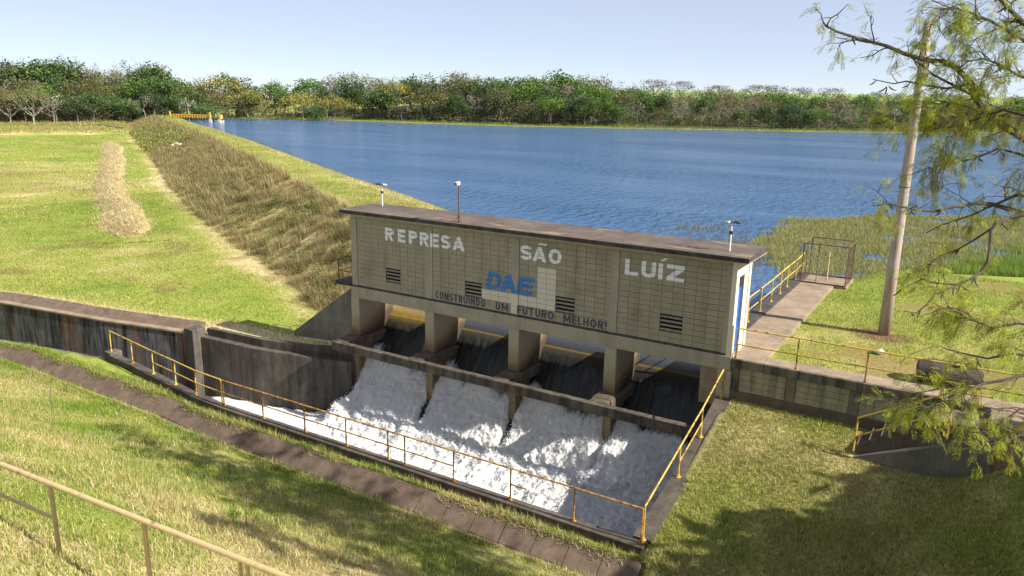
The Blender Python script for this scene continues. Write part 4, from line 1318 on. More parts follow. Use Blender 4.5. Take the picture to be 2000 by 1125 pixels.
# shaggy cut grass combed down the dam slope
B = Blades()
for (n, s0, s1, ln, wd) in ((150000, 0, 45, (.18, .55), (.012, .03)), (120000, 45, 120, (.25, .7), (.03, .06)), (60000, 120, 270, (.35, .9), (.06, .13))):
    s_ = rng.uniform(s0, s1, n); u = rng.random(n); tL, tT = dam_t(s_)
    t_ = tT - .3 + (tL - tT + .5) * u
    p = s_[:, None] * SD + t_[:, None] * ND
    x, y = p[:, 0], p[:, 1]
    z = np.maximum(dam_z(s_, t_), np.where(x > -9, -.32 - .70 * np.clip(-x - .1, 0, 9), -9))
    tuft = fbm(s_ * 1.9, t_ * 1.5, 17, 3)
    k = (x < -.4) & (y > .35) & in_view(x, y, z)
    x, y, z, s_, t_, tuft, tT2 = x[k], y[k], z[k], s_[k], t_[k], tuft[k], tT[k]
    m = len(x)
    az = math.atan2(-ND[1], -ND[0]) + rng.normal(0, 1.35, m)
    c = np.where(rng.random((m, 1)) < .72, lerp(np.array([.27, .195, .095]), np.array([.74, .58, .33]), rng.random((m, 1)) ** 1.1), bcol(x, y, .0) * .85)
    gr = (tuft > .55)[:, None] & (rng.random((m, 1)) < .6) & (fbm(s_ * .35, t_ * .6, 77, 4) > .47)[:, None]
    c = np.where(gr, lerp(np.array([.07, .095, .022]), OLIVE, rng.random((m, 1)) ** 1.3 * .9), c)
    pit = ((fbm(s_ * 2.2, t_ * 2.2, 27, 4) > .55) & (rng.random(m) < .6))[:, None]
    c = np.where(pit, c * .45 + np.array([.01, .008, .004]), c)
    big_ = sstep(fbm(s_ * 1.05, t_ * 1.25, 141, 4), .44, .60)
    L = rng.uniform(*ln, m) * (.55 + 1.6 * big_)
    c = np.where(((rng.random(m) < .55 * big_))[:, None], lerp(np.array([.09, .085, .03]), np.array([.36, .29, .13]), rng.random((m, 1))), c)
    B.add(x, y, z - .03, L, rng.uniform(*wd, m), az, rng.uniform(.25, 1.5, m), c)
# mound in the field
n = 60000
s_ = rng.uniform(37, 166, n); t_ = mound_c(s_) + rng.normal(0, .55, n).clip(-1.3, 1.3) * mound_w(s_)
p = s_[:, None] * SD + t_[:, None] * ND
x, y = p[:, 0], p[:, 1]; z = H(x, y)
B.add(x, y, z - .02, rng.uniform(.2, .55, n), rng.uniform(.03, .09, n), math.atan2(-ND[1], -ND[0]) + rng.normal(0, 1.0, n), rng.uniform(.8, 1.56, n), np.where(rng.random((n, 1)) < .75, lerp(np.array([.32, .25, .14]), np.array([.76, .63, .41]), rng.random((n, 1))), bcol(x, y)))
# crest of the dam
n = 160000
s_ = rng.uniform(0, 1, n) ** 1.7 * 270 + 3; tL, tT = dam_t(s_); t_ = rng.uniform(0, 1, n) * (dam_w(s_) - .2 - tL) + tL
p = s_[:, None] * SD + t_[:, None] * ND
x, y = p[:, 0], p[:, 1]; z = dam_z(s_, t_); k = (x < -.5) & in_view(x, y, z)
x, y, z, s_, t_ = x[k], y[k], z[k], s_[k], t_[k]
sc_ = np.interp(s_, [0, 60, 270], [1, 1.6, 3])
B.add(x, y, z - .02, rng.uniform(.06, .2, len(x)) * np.sqrt(sc_) * np.where(np.abs(t_ - dam_w(s_) + 1.9) < 1.5, 1.6, 1), rng.uniform(.014, .03, len(x)) * sc_, rng.uniform(0, 6.28, len(x)), rng.uniform(.2, 1.3, len(x)), bcol(x, y))
B.build('dam_grass', 'shaggy dry cut grass lying down the dam slope')

# reeds and marsh grass at the water's edge on the right
def ysh_(x): return np.interp(x, [10, 15.7, 17, 18.5, 20, 26, 40, 80], [17, 16.5, 17.5, 20.5, 24.0, 26.5, 28.5, 30.5])
B = Blades()
n = 600000
x = rng.uniform(8.0, 52, n); y = rng.uniform(16, 62, n)
edge_l = np.interp(y, [16, 24, 30, 42, 50, 56, 62], [15.9, 11.8, 10.0, 9.3, 15.0, 24, 36])
dn = fbm(x * .28, y * .28, 45, 4); dn2 = fbm(x * .9, y * .9, 47, 3)
inside = (x > edge_l + 3 * (dn2 - .5)) & (y > ysh_(x) - 1.2)
pond = sstep(dn + .35 * (dn2 - .5), .29, .41)
k = inside & (rng.random(n) < np.clip(pond + .08 + .5 * (y < ysh_(x) + 2), 0, 1))
k &= ~((x < 16.3) & (y < 15.6))
x, y, dn = x[k], y[k], dn[k]
green = sstep(x - (y - 22) * .35, 17.5, 22.0) * (.75 + .5 * (fbm(x * .25, y * .25, 49) - .5)) * sstep(y, 55, 40)
m = len(x); tall = np.where(green > .5, 1.0, .55)
c = np.where((rng.random(m) < green)[:, None], lerp(np.array([.08, .16, .018]), np.array([.25, .38, .04]), rng.random((m, 1))), lerp(np.array([.17, .20, .05]), np.array([.50, .45, .19]), rng.random((m, 1)) ** 1.2))
c = np.where((rng.random((m, 1)) < .12), c * .4, c)
zb = np.maximum(H(x, y), LAKE_Z - .05)
L = rng.uniform(.25, .8, m) * tall * (.6 + .9 * fbm(x * .6, y * .6, 53, 3))
B.add(x, y, zb, L, rng.uniform(.02, .05, m), rng.uniform(0, 6.28, m), rng.uniform(.1, 1.1, m), c)
# thin sprigs standing in open water and along the dam
for (cx_, cy_, rx_, ry_, nn) in ((5, 33, 4.0, 3.0, 500), (-1.5, 45, 3, 3, 60), (9, 27, 2, 4, 900), (11, 22, 2.0, 4, 900)):
    x = cx_ + rng.normal(0, rx_ * .5, nn); y = cy_ + rng.normal(0, ry_ * .5, nn)
    kk = fbm(x * .8, y * .8, 57, 3) > .47; x, y = x[kk], y[kk]
    B.add(x, y, 0 * x + LAKE_Z, rng.uniform(.2, .6, len(x)), rng.uniform(.02, .04, len(x)), rng.uniform(0, 6.28, len(x)), rng.uniform(.1, .9, len(x)), lerp(np.array([.14, .13, .05]), np.array([.33, .28, .14]), rng.random((len(x), 1))))
s_ = rng.uniform(18, 200, 2600); t_ = dam_w(s_) - .1 + rng.normal(0, .35, 2600) + 1.2 * (fbm(s_ * .12, s_ * 0, 59) > .6) * rng.random(2600)
p = s_[:, None] * SD + t_[:, None] * ND
sc_ = np.interp(s_, [20, 200], [1, 3])
B.add(p[:, 0], p[:, 1], 0 * s_ + LAKE_Z, rng.uniform(.1, .4, 2600) * np.sqrt(sc_), rng.uniform(.03, .07, 2600) * sc_, rng.uniform(0, 6.28, 2600), rng.uniform(.2, 1.2, 2600), lerp(np.array([.08, .09, .04]), np.array([.30, .26, .14]), rng.random((2600, 1))))
B.build('reeds', 'tawny and bright green marsh grass growing out of the water')

# far shore: low yellow green floating grass strip and tawny tufts
P = FAR_SHORE; sg_ = np.r_[0, np.cumsum(np.hypot(*np.diff(P, axis=0).T))]
def shore_pt(u):
    return np.stack([np.interp(u, sg_, P[:, 0]), np.interp(u, sg_, P[:, 1])], -1)
def shore_n(u):
    a = shore_pt(u - 3); b = shore_pt(u + 3); d = b - a; d = d / np.linalg.norm(d, axis=-1, keepdims=True)
    return np.stack([-d[..., 1], d[..., 0]], -1)
uu = np.arange(0, sg_[-1] - 1, 1.2)
sp = shore_pt(uu); sn = shore_n(uu)
edge_ = -3.0 - 4.0 * fbm(uu * .06, uu * 0, 63, 4) - 1.6 * fbm(uu * .4, uu * 0, 65, 3)
rows = [sp + sn * (edge_ * w)[:, None] + sn * (1 - w) * 9 for w in (1.0, .66, .33, 0.0)]
V = np.concatenate([np.c_[r_, np.full(len(r_), zz)] for r_, zz in zip(rows, (-1.485, -1.44, -1.40, -1.2))])
m = len(uu); idx = np.arange(4 * m).reshape(4, m)
F = np.stack([idx[:-1, :-1].ravel(), idx[:-1, 1:].ravel(), idx[1:, 1:].ravel(), idx[1:, :-1].ravel()], 1)
nz = fbm(V[:, 0] * .1, V[:, 1] * .1, 67)[:, None]
C = lerp(np.array([.20, .25, .035]), np.array([.30, .25, .10]), np.clip((nz - .35) * 2.5, 0, 1))
tag(link('shore_bank', np_mesh('shore_bank', V, F, MAT['ground'], C)), 'bright yellow green grass strip along the far shore', None, None, 'structure')
B = Blades()
n = 26000
u = rng.uniform(0, 480, n); off = rng.uniform(-4, 9, n)
p = shore_pt(u) + shore_n(u) * off[:, None]
dry = sstep(off, 2, 6)[:, None] * (.4 + .8 * (fbm(u * .12, u * 0, 69) > .5))[:, None]
c = lerp(lerp(np.array([.16, .21, .03]), np.array([.30, .30, .06]), rng.random((n, 1))), np.array([.34, .26, .13]), np.clip(dry, 0, 1) * rng.random((n, 1)))
B.add(p[:, 0], p[:, 1], np.full(n, -1.45), rng.uniform(.2, .7, n) * (1 + 1.8 * np.clip(dry[:, 0], 0, 1)), rng.uniform(.12, .3, n), rng.uniform(0, 6.28, n), rng.uniform(.1, .9, n), c)
# rough dry grass in front of the left wood
n = 52000
bq = rng.uniform(-.72, -.36, n); rr = rng.uniform(239, 297, n)
fh = np.array([CR[2][0], CR[2][1]]); fh /= np.linalg.norm(fh); rh = np.array([CR[0][0], CR[0][1]]); rh /= np.linalg.norm(rh)
def survey(b, r):
    b = np.asarray(b, float); d = fh[None] + np.atleast_1d(b)[:, None] * rh[None]
    d = d / np.linalg.norm(d, axis=1, keepdims=True)
    return CAM[:2] + d * np.atleast_1d(r)[:, None]
p = survey(bq, rr)
p = p[(p @ ND < 3)]; n = len(p); rr = np.hypot(p[:, 0] - CAM[0], p[:, 1] - CAM[1])
c = np.where((rng.random(n) < .45)[:, None], lerp(np.array([.16, .18, .04]), np.array([.38, .30, .14]), rng.random((n, 1))), bcol(p[:, 0], p[:, 1]))
B.add(p[:, 0], p[:, 1], H(p[:, 0], p[:, 1]) - .03, rng.uniform(.12, .45, n) * np.where(rr > 276, 2.4, 1.0), rng.uniform(.12, .3, n), rng.uniform(0, 6.28, n), rng.uniform(.1, .9, n), c)
B.build('shore_grass', 'tufts of grass fringing the far shore and wood edge')

# ------------------------------------------------------------------ trees of the far wood
def grow(p, d, L, r, depth, R, out, spread=.6, up=.15, nb=(2, 3), shrink=.72):
    q = p + d * L
    mid = p + d * L * .5 + R.normal(0, .05 * L, 3)
    out.append((p, mid, r, r * .85)); out.append((mid, q, r * .85, r * .7))
    if depth == 0: return
    for k in range(R.integers(nb[0], nb[1] + 1)):
        nd = d + R.normal(0, spread, 3); nd[2] += up; nd /= np.linalg.norm(nd)
        grow(q, nd, L * R.uniform(shrink * .8, shrink * 1.15), r * .62, depth - 1, R, out, spread, up, nb, shrink)


def sticks(segs, mat, name, n=4, rmin=0):
    mb = MB()
    for p, q, r0, r1 in segs: mb.tube([p, q], [max(r0, rmin), max(r1, rmin)], n, cap=False)
    return mb.mesh(name, mat)


def cards(centers, n, spread, size, col, R, jit=.22, flat=.55):
    """leaf-sized quads scattered round clump centres"""
    M = len(centers)
    cc = np.repeat(centers, n, axis=0) + R.normal(0, 1, (M * n, 3)).clip(-1.7, 1.7) * spread
    a = R.normal(0, 1, (M * n, 3)); a /= np.linalg.norm(a, axis=1, keepdims=True)
    b = R.normal(0, 1, (M * n, 3)); b -= (a * b).sum(1, keepdims=True) * a; b /= np.linalg.norm(b, axis=1, keepdims=True)
    s = R.uniform(.55, 1.3, (M * n, 1)) * size
    V = np.stack([cc - a * s, cc - b * s * flat, cc + a * s, cc + b * s * flat], 1).reshape(-1, 3)
    F = np.arange(M * n * 4).reshape(-1, 4)
    ck = np.repeat(col if col.ndim == 2 else np.tile(col, (M, 1)), n, axis=0)
    ck = (ck * 1.28 * .88 + ck.mean(1, keepdims=True) * .14 + .004) * (1 + jit * R.normal(0, 1, (M * n, 1))).clip(.4, 1.8)  # leaf colours lifted and greyed, a slight haze put into the colour
    return V, F, np.repeat(ck, 4, axis=0)


def dome(M, R, rx, rz, zc, inner=.55, low=-.35):
    d = R.normal(0, 1, (M * 3, 3)); d /= np.linalg.norm(d, axis=1, keepdims=True)
    d = d[d[:, 2] > low][:M]
    rad = R.uniform(inner, 1.0, (len(d), 1))
    lob = 1 + .22 * np.sin(np.arctan2(d[:, 1], d[:, 0]) * R.integers(2, 5) + R.uniform(0, 6))[:, None]
    return d * rad * lob * np.array([rx, rx, rz]) + np.array([0, 0, zc])


PROTO = {}
def proto(kind, variant):
    R = np.random.default_rng(sum(map(ord, kind)) * 100 + variant)
    segs = []
    def c3(*c): return np.array(c)
    bark = MAT['brown_bark']
    if kind == 'dense':
        h = 9.0; cl = dome(70, R, 3.3, 3.3, 5.6, .5, -.6); base = [c3(.048, .080, .020), c3(.055, .098, .022), c3(.045, .070, .026)][variant % 3]
        V, F, C = cards(cl, 34, .62, .24, lerp(base, base * 1.6, R.random((len(cl), 1))), R)
        grow(c3(0, 0, 0), c3(.05, 0, 1.0), 3.0, .2, 2, R, segs, .5, .3)
    elif kind == 'bright':
        h = 8.0; cl = dome(60, R, 3.4, 2.2, 5.6, .5, -.4); base = c3(.085, .155, .020)
        V, F, C = cards(cl, 32, .6, .22, lerp(base * .7, base * 1.5, R.random((len(cl), 1))), R)
        grow(c3(0, 0, 0), c3(0, .05, 1.0), 3.0, .18, 2, R, segs, .6, .3)
    elif kind == 'olive':
        h = 9.0; cl = dome(60, R, 3.2, 2.8, 6.0, .45, -.5); base = [c3(.10, .105, .035), c3(.13, .115, .045), c3(.115, .12, .03)][variant % 3]
        V, F, C = cards(cl, 26, .75, .20, lerp(base * .7, base * 1.4, R.random((len(cl), 1))), R)
        grow(c3(0, 0, 0), c3(0, .05, 1.0), 3.2, .17, 3, R, segs, .55, .25)
    elif kind == 'yellow':
        h = 10.0; cl = dome(80, R, 4.3, 2.3, 7.4, .7, -.1)
        w = R.random((len(cl), 1)) < .38
        V, F, C = cards(cl, 30, .55, .2, np.where(w, c3(.34, .27, .03), c3(.12, .14, .03)), R, .3)
        grow(c3(0, 0, 0), c3(0, 0, 1.0), 3.6, .24, 3, R, segs, .7, .25); bark = MAT['brown_bark']
    elif kind == 'pale_trunk':
        h = 9.0; bark = MAT['pale_bark']
        for k in range(6):
            a = k * 1.047 + R.uniform(-.3, .3)
            grow(c3(0, 0, 2.0), c3(math.cos(a) * .75, math.sin(a) * .75, .75), 2.4, .10, 3, R, segs, .35, .15, (2, 2))
        segs.append((c3(0, 0, 0), c3(.05, 0, 2.0), .19, .16))
        cl = dome(60, R, 4.4, 2.0, 6.6, .6, -.1); base = c3(.14, .14, .045)
        V, F, C = cards(cl, 24, .6, .17, lerp(base * .7, base * 1.4, R.random((len(cl), 1))), R)
    elif kind == 'bare':
        h = 8.0; bark = MAT['twig']
        grow(c3(0, 0, 0), c3(.03, .03, 1.0), 2.6, .13, 5, R, segs, .55, .22, (2, 3), .74)
        cl = dome(18, R, 2.4, 2.2, 5.5, .4, -.4)
        V, F, C = cards(cl, 5, .6, .13, c3(.17, .135, .09), R)
    elif kind == 'silver':
        h = 7.5; bark = MAT['pale_bark']
        cl = dome(34, R, 2.3, 2.0, 5.0, .5, -.4)
        V, F, C = cards(cl, 16, .5, .22, c3(.05, .075, .025), R)
        top = cl[cl[:, 2] > 4.4] + c3(0, 0, .35)
        V2, F2, C2 = cards(top, 7, .40, .20, c3(.36, .40, .32), R, .2, .6)
        F = np.concatenate([F, F2 + len(V)]); V = np.concatenate([V, V2]); C = np.concatenate([C, C2])
        grow(c3(0, 0, 0), c3(0, 0, 1.0), 3.0, .11, 2, R, segs, .5, .3)
    else:   # flat_top
        h = 12.0
        cl = np.concatenate([dome(22, R, 3.6, .75, 10.6, .3, -.1), dome(14, R, 2.2, .5, 9.2, .5, -.1) + c3(1.2, .4, 0)])
        base = [c3(.12, .095, .05), c3(.10, .10, .04)][variant % 2]
        V, F, C = cards(cl, 20, .5, .18, lerp(base * .7, base * 1.4, R.random((len(cl), 1))), R)
        for k in range(5):
            a = k * 1.257
            grow(c3(0, 0, 6.0), c3(math.cos(a) * .55, math.sin(a) * .55, .85), 2.2, .11, 2, R, segs, .35, .05, (2, 2))
        segs.append((c3(0, 0, 0), c3(.1, 0, 6.0), .22, .17))
    tr = sticks(segs, bark, kind + '_trunk', 4, .035)
    cr_ = np_mesh(kind + '_crown', V, F, MAT['leaf'], C)
    return tr, cr_, h


def get_proto(kind, v):
    if (kind, v) not in PROTO: PROTO[kind, v] = proto(kind, v)
    return PROTO[kind, v]


TREES = []      # (kind, variant, x, y, scale, row)
def put(kind, x, y, hgt, row):
    v = int(rng.integers(0, 3))
    TREES.append([kind, v, x, y, hgt, row])


def choose(w):
    ks = list(w); pr = np.array([w[k] for k in ks], float); return ks[rng.choice(len(ks), p=pr / pr.sum())]


MIXF = {'dense': 4, 'olive': 3, 'bare': 2.6, 'silver': 1.6, 'bright': 1.2}
MIXB = {'dense': 3, 'olive': 3.5, 'bare': 2.4, 'bright': 1.6, 'pale_trunk': 1.0}
UMAX = sg_[10] + 55
for off, step, mix, row, hh in ((10, 7.0, MIXF, 'front', (5.5, 8.5)), (20, 7.5, MIXB, 'middle', (7.5, 10.5)), (36, 9, MIXB, 'back', (8.5, 11.5))):
    u = 2.0 + rng.uniform(0, 5)
    while u < UMAX:
        q = shore_pt(np.array([u]))[0] + shore_n(np.array([u]))[0] * (off + rng.uniform(-4, 4))
        lift = 1.5 if u < 150 else (1.15 if u < 230 else 1.0)
        put(choose(mix), q[0], q[1], rng.uniform(*hh) * lift, row)
        u += step * rng.uniform(.7, 1.3)
# left wood
for r0, n, hh, row in ((292, 17, (7, 10), 'front'), (306, 17, (10, 14), 'middle'), (326, 17, (14, 18), 'back')):
    for k in range(n):
        b = -.72 + .34 * (k + rng.uniform(.1, .9)) / n
        q = survey(b, r0 + rng.uniform(-5, 5))[0]
        put(choose(MIXF if row == 'front' else MIXB), q[0], q[1], rng.uniform(*hh), row)
# trees that stand out in the photograph (bearing, range, height)
for kind, bpx, r, hgt in (('yellow', 445, 322, 16), ('yellow', 490, 318, 13.5), ('yellow', 595, 305, 13), ('yellow', 655, 300, 12), ('yellow', 775, 310, 14), ('yellow', 1078, 325, 9.5), ('olive', 885, 300, 7.5),
                          ('olive', 378, 345, 17), ('bare', 328, 345, 17), ('dense', 265, 335, 12.5), ('bare', 225, 345, 15), ('dense', 150, 338, 13), ('bare', 60, 330, 15), ('olive', 20, 325, 14), ('dense', 745, 312, 11),
                          ('pale_trunk', 367, 306, 12), ('pale_trunk', 211, 302, 10), ('pale_trunk', 1480, 318, 9), ('bright', 165, 305, 9), ('bright', 1080, 318, 9.5), ('dense', 620, 296, 9), ('dense', 1275, 312, 9),
                          ('olive', 10, 290, 11), ('pale_trunk', 37, 286, 10), ('pale_trunk', 82, 284, 11), ('bare', 120, 282, 8),
                          ('flat_top', 1035, 372, 14), ('flat_top', 1095, 376, 14.5), ('flat_top', 1165, 372, 14), ('flat_top', 1262, 384, 14.5), ('flat_top', 1312, 388, 14), ('flat_top', 1385, 388, 12.5), ('flat_top', 1455, 395, 13), ('flat_top', 1488, 398, 13), ('flat_top', 1540, 402, 12.5), ('flat_top', 1602, 405, 13), ('flat_top', 1692, 412, 12), ('flat_top', 1722, 416, 11.5), ('flat_top', 1850, 425, 12), ('flat_top', 1940, 430, 12)):
    q = survey((bpx - 1000) / 1500., r)[0]
    put(kind, q[0], q[1], hgt, 'skyline' if kind == 'flat_top' else 'marked')

WORDS = {'dense': 'dark green round tree', 'bright': 'bright green spreading tree', 'olive': 'olive brown loose tree', 'yellow': 'yellow flowering tree', 'pale_trunk': 'pale trunked forking tree',
         'bare': 'leafless grey brown tree', 'silver': 'silvery white leaved tree', 'flat_top': 'flat topped brown tree'}
NAMES = {'dense': 'dark_tree', 'bright': 'green_tree', 'olive': 'olive_tree', 'yellow': 'flowering_tree', 'pale_trunk': 'pale_trunk_tree', 'bare': 'bare_tree', 'silver': 'silver_leaf_tree', 'flat_top': 'flat_top_tree'}
NAMES['olive'] = 'loose_crown_tree'
ROWW = {'front': 'along the wood edge', 'middle': 'in the mid wood', 'back': 'deep in the wood', 'marked': 'standing above the wood', 'skyline': 'on the far skyline'}
ONES = ['zeroth', 'first', 'second', 'third', 'fourth', 'fifth', 'sixth', 'seventh', 'eighth', 'ninth', 'tenth', 'eleventh', 'twelfth', 'thirteenth', 'fourteenth', 'fifteenth', 'sixteenth', 'seventeenth', 'eighteenth', 'nineteenth', 'twentieth']
TENS = {20: 'twenty', 30: 'thirty', 40: 'forty', 50: 'fifty', 60: 'sixty'}
def ordinal(n): return ONES[n] if n <= 20 else (TENS[n // 10 * 10] + '-' + ONES[n % 10] if n % 10 else TENS[n // 10 * 10].replace('ty', 'tieth'))
vis = []
for T in TREES:
    q = CR @ (np.array([T[2], T[3], 0.0]) - CAM); T.append(q[0] / q[2])
cnt = {}
for T in sorted(TREES, key=lambda t: t[6]):
    kind, v, x, y, hgt, row, b = T
    if abs(b) > .74: continue
    cnt[kind, row] = cnt.get((kind, row), 0) + 1
    tr, cr_, ph = get_proto(kind, v)
    z0 = float(H(np.array([x]), np.array([y]))[0]) - .15
    e = thing(NAMES[kind], f"{ordinal(cnt[kind, row])} {WORDS[kind]} from the left {ROWW[row]}", 'tree', (x, y, z0), 'trees of the far wood', rng.uniform(0, 6.28))
    sc_ = hgt / ph
    wide = 1.45 if kind == 'flat_top' else 1.0
    e.scale = (sc_ * wide * rng.uniform(1.1, 1.4), sc_ * wide * rng.uniform(1.1, 1.4), sc_)
    link('trunk', tr, e); link('crown', cr_, e)
# canopy of the wood between and behind the trees that can be told apart: one mass
R = np.random.default_rng(15)
cl = []; cc_ = []
PAL = [np.array(c) for c in ((.055, .082, .024), (.068, .098, .028), (.10, .105, .038), (.135, .12, .055), (.15, .125, .085), (.085, .15, .022), (.05, .085, .025), (.17, .16, .045))]
def canopy(q, hgt, rad):
    h0 = float(H(np.array([q[0]]), np.array([q[1]]))[0]); col = PAL[R.integers(0, len(PAL))]
    d = dome(16, R, rad, hgt * .42, h0 + hgt * .62, .6, -.5)
    for p in d:
        cl.append((q[0] + p[0], q[1] + p[1], p[2])); cc_.append(col * R.uniform(.7, 1.35))
for off, step, h0_, h1_ in ((26, 6.5, 6.5, 9), (44, 6.5, 7.5, 10), (62, 7, 7.5, 10), (82, 7.5, 7.5, 9.5), (104, 8, 6.5, 8.5)):
    for u in np.arange(0, UMAX, step):
        k = 1.6 if u < 160 else (1.25 if u < 230 else 1.05)
        canopy(shore_pt(np.array([u]))[0] + shore_n(np.array([u]))[0] * (off + R.uniform(-5, 5)), R.uniform(h0_, h1_) * k, R.uniform(2.6, 4.2))
for u in np.arange(0, UMAX, 5.0):
    canopy(shore_pt(np.array([u]))[0] + shore_n(np.array([u]))[0] * (15 + R.uniform(-3, 3)), R.uniform(3.2, 5.6), R.uniform(2.0, 3.2))
for r0, n, h0_, h1_ in ((300, 22, 7, 10), (314, 22, 10, 13), (332, 22, 12, 16), (352, 22, 14, 18), (374, 20, 14, 19)):
    for k in range(n):
        canopy(survey(-.74 + .38 * (k + R.random()) / n, r0 + R.uniform(-6, 6))[0], R.uniform(h0_, h1_), R.uniform(2.8, 4.4))
for k in range(26): canopy(survey(R.uniform(-.42, -.30), R.uniform(335, 400))[0], R.uniform(11, 16), R.uniform(3, 4.5))
V, F, C = cards(np.array(cl), 17, .75, .27, np.array(cc_), R)
tag(link('far_wood', np_mesh('far_wood', V, F, MAT['leaf'], C)), 'mixed green and brown canopy of the far wood', None, None, 'stuff')
# undergrowth under the trees: one mass
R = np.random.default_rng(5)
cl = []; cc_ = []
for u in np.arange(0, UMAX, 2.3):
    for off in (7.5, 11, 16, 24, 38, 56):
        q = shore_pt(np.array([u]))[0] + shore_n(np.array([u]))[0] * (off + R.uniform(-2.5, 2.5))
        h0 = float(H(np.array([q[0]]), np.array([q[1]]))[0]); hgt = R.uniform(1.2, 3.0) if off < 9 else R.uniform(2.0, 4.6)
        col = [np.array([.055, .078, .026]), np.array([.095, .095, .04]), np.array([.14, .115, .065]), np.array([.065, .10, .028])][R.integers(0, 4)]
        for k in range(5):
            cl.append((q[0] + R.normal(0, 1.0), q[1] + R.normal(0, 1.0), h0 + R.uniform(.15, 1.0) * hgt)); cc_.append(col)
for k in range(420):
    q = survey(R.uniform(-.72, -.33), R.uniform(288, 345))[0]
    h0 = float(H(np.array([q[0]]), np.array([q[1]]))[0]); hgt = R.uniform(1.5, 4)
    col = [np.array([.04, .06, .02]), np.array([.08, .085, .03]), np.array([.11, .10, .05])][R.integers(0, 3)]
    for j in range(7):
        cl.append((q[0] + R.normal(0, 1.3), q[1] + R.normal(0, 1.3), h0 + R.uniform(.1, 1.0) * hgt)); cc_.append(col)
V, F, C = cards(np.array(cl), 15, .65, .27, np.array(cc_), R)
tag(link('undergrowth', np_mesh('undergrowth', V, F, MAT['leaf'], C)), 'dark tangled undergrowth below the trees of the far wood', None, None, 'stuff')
# green scrub on the far part of the dam slope
cl = []
for k in range(330):
    s_ = R.uniform(128, 205); tL, tT = dam_t(s_); t_ = tT + (tL - tT) * R.uniform(-.05, .8)
    p = s_ * SD + t_ * ND
    cl.append((p[0], p[1], float(dam_z(np.array([s_]), np.array([t_]))[0]) + R.uniform(.1, .9)))
V, F, C = cards(np.array(cl), 26, .5, .20, lerp(np.array([.08, .11, .02]), np.array([.22, .24, .035]), R.random((len(cl), 1))), R)
tag(link('scrub', np_mesh('scrub', V, F, MAT['leaf'], C)), 'green scrub covering the far part of the dam slope', None, None, 'stuff')
# low dark weeds standing in the cut grass of the slope
cl = []
for k in range(900):
    s_ = R.uniform(2, 128); tL, tT = dam_t(s_); u_ = R.beta(1.6, 1.6)
    if fbm(np.array([s_ * .35]), np.array([u_ * 4.]), 77, 4)[0] < .45: continue
    t_ = tT + (tL - tT) * u_; p = s_ * SD + t_ * ND
    if p[0] > -1.5: continue
    for j in range(R.integers(2, 5)):
        q = p + R.normal(0, .25, 2)
        cl.append((q[0], q[1], float(dam_z(np.array([s_]), np.array([t_]))[0]) + R.uniform(.02, .30)))
V, F, C = cards(np.array(cl), 22, .20, .075, lerp(np.array([.05, .07, .018]), np.array([.15, .17, .035]), R.random((len(cl), 1))), R)
tag(link('weeds', np_mesh('weeds', V, F, MAT['leaf'], C)), 'dark weeds scattered through the dry grass of the dam slope', None, None, 'stuff')
# agave beside the left wood
ag = thing('agave', 'pale spiky agave plant in front of the left wood', 'plant', (-250, 122.2, float(H(np.array([-250.]), np.array([122.2]))[0])))
for k in range(14):
    a = k * 2.4; el = R.uniform(.3, 1.2); d = np.array([math.cos(a) * math.cos(el), math.sin(a) * math.cos(el), math.sin(el)])
    mb = MB(); mb.tube([(0, 0, 0), tuple(d * 1.0), tuple(d * 1.9)], [.14, .16, .02], 4); mb.build('leaf', m_pale if k else (m_pale := m_plain('agave_leaf', (.30, .38, .27), .6)), ag)

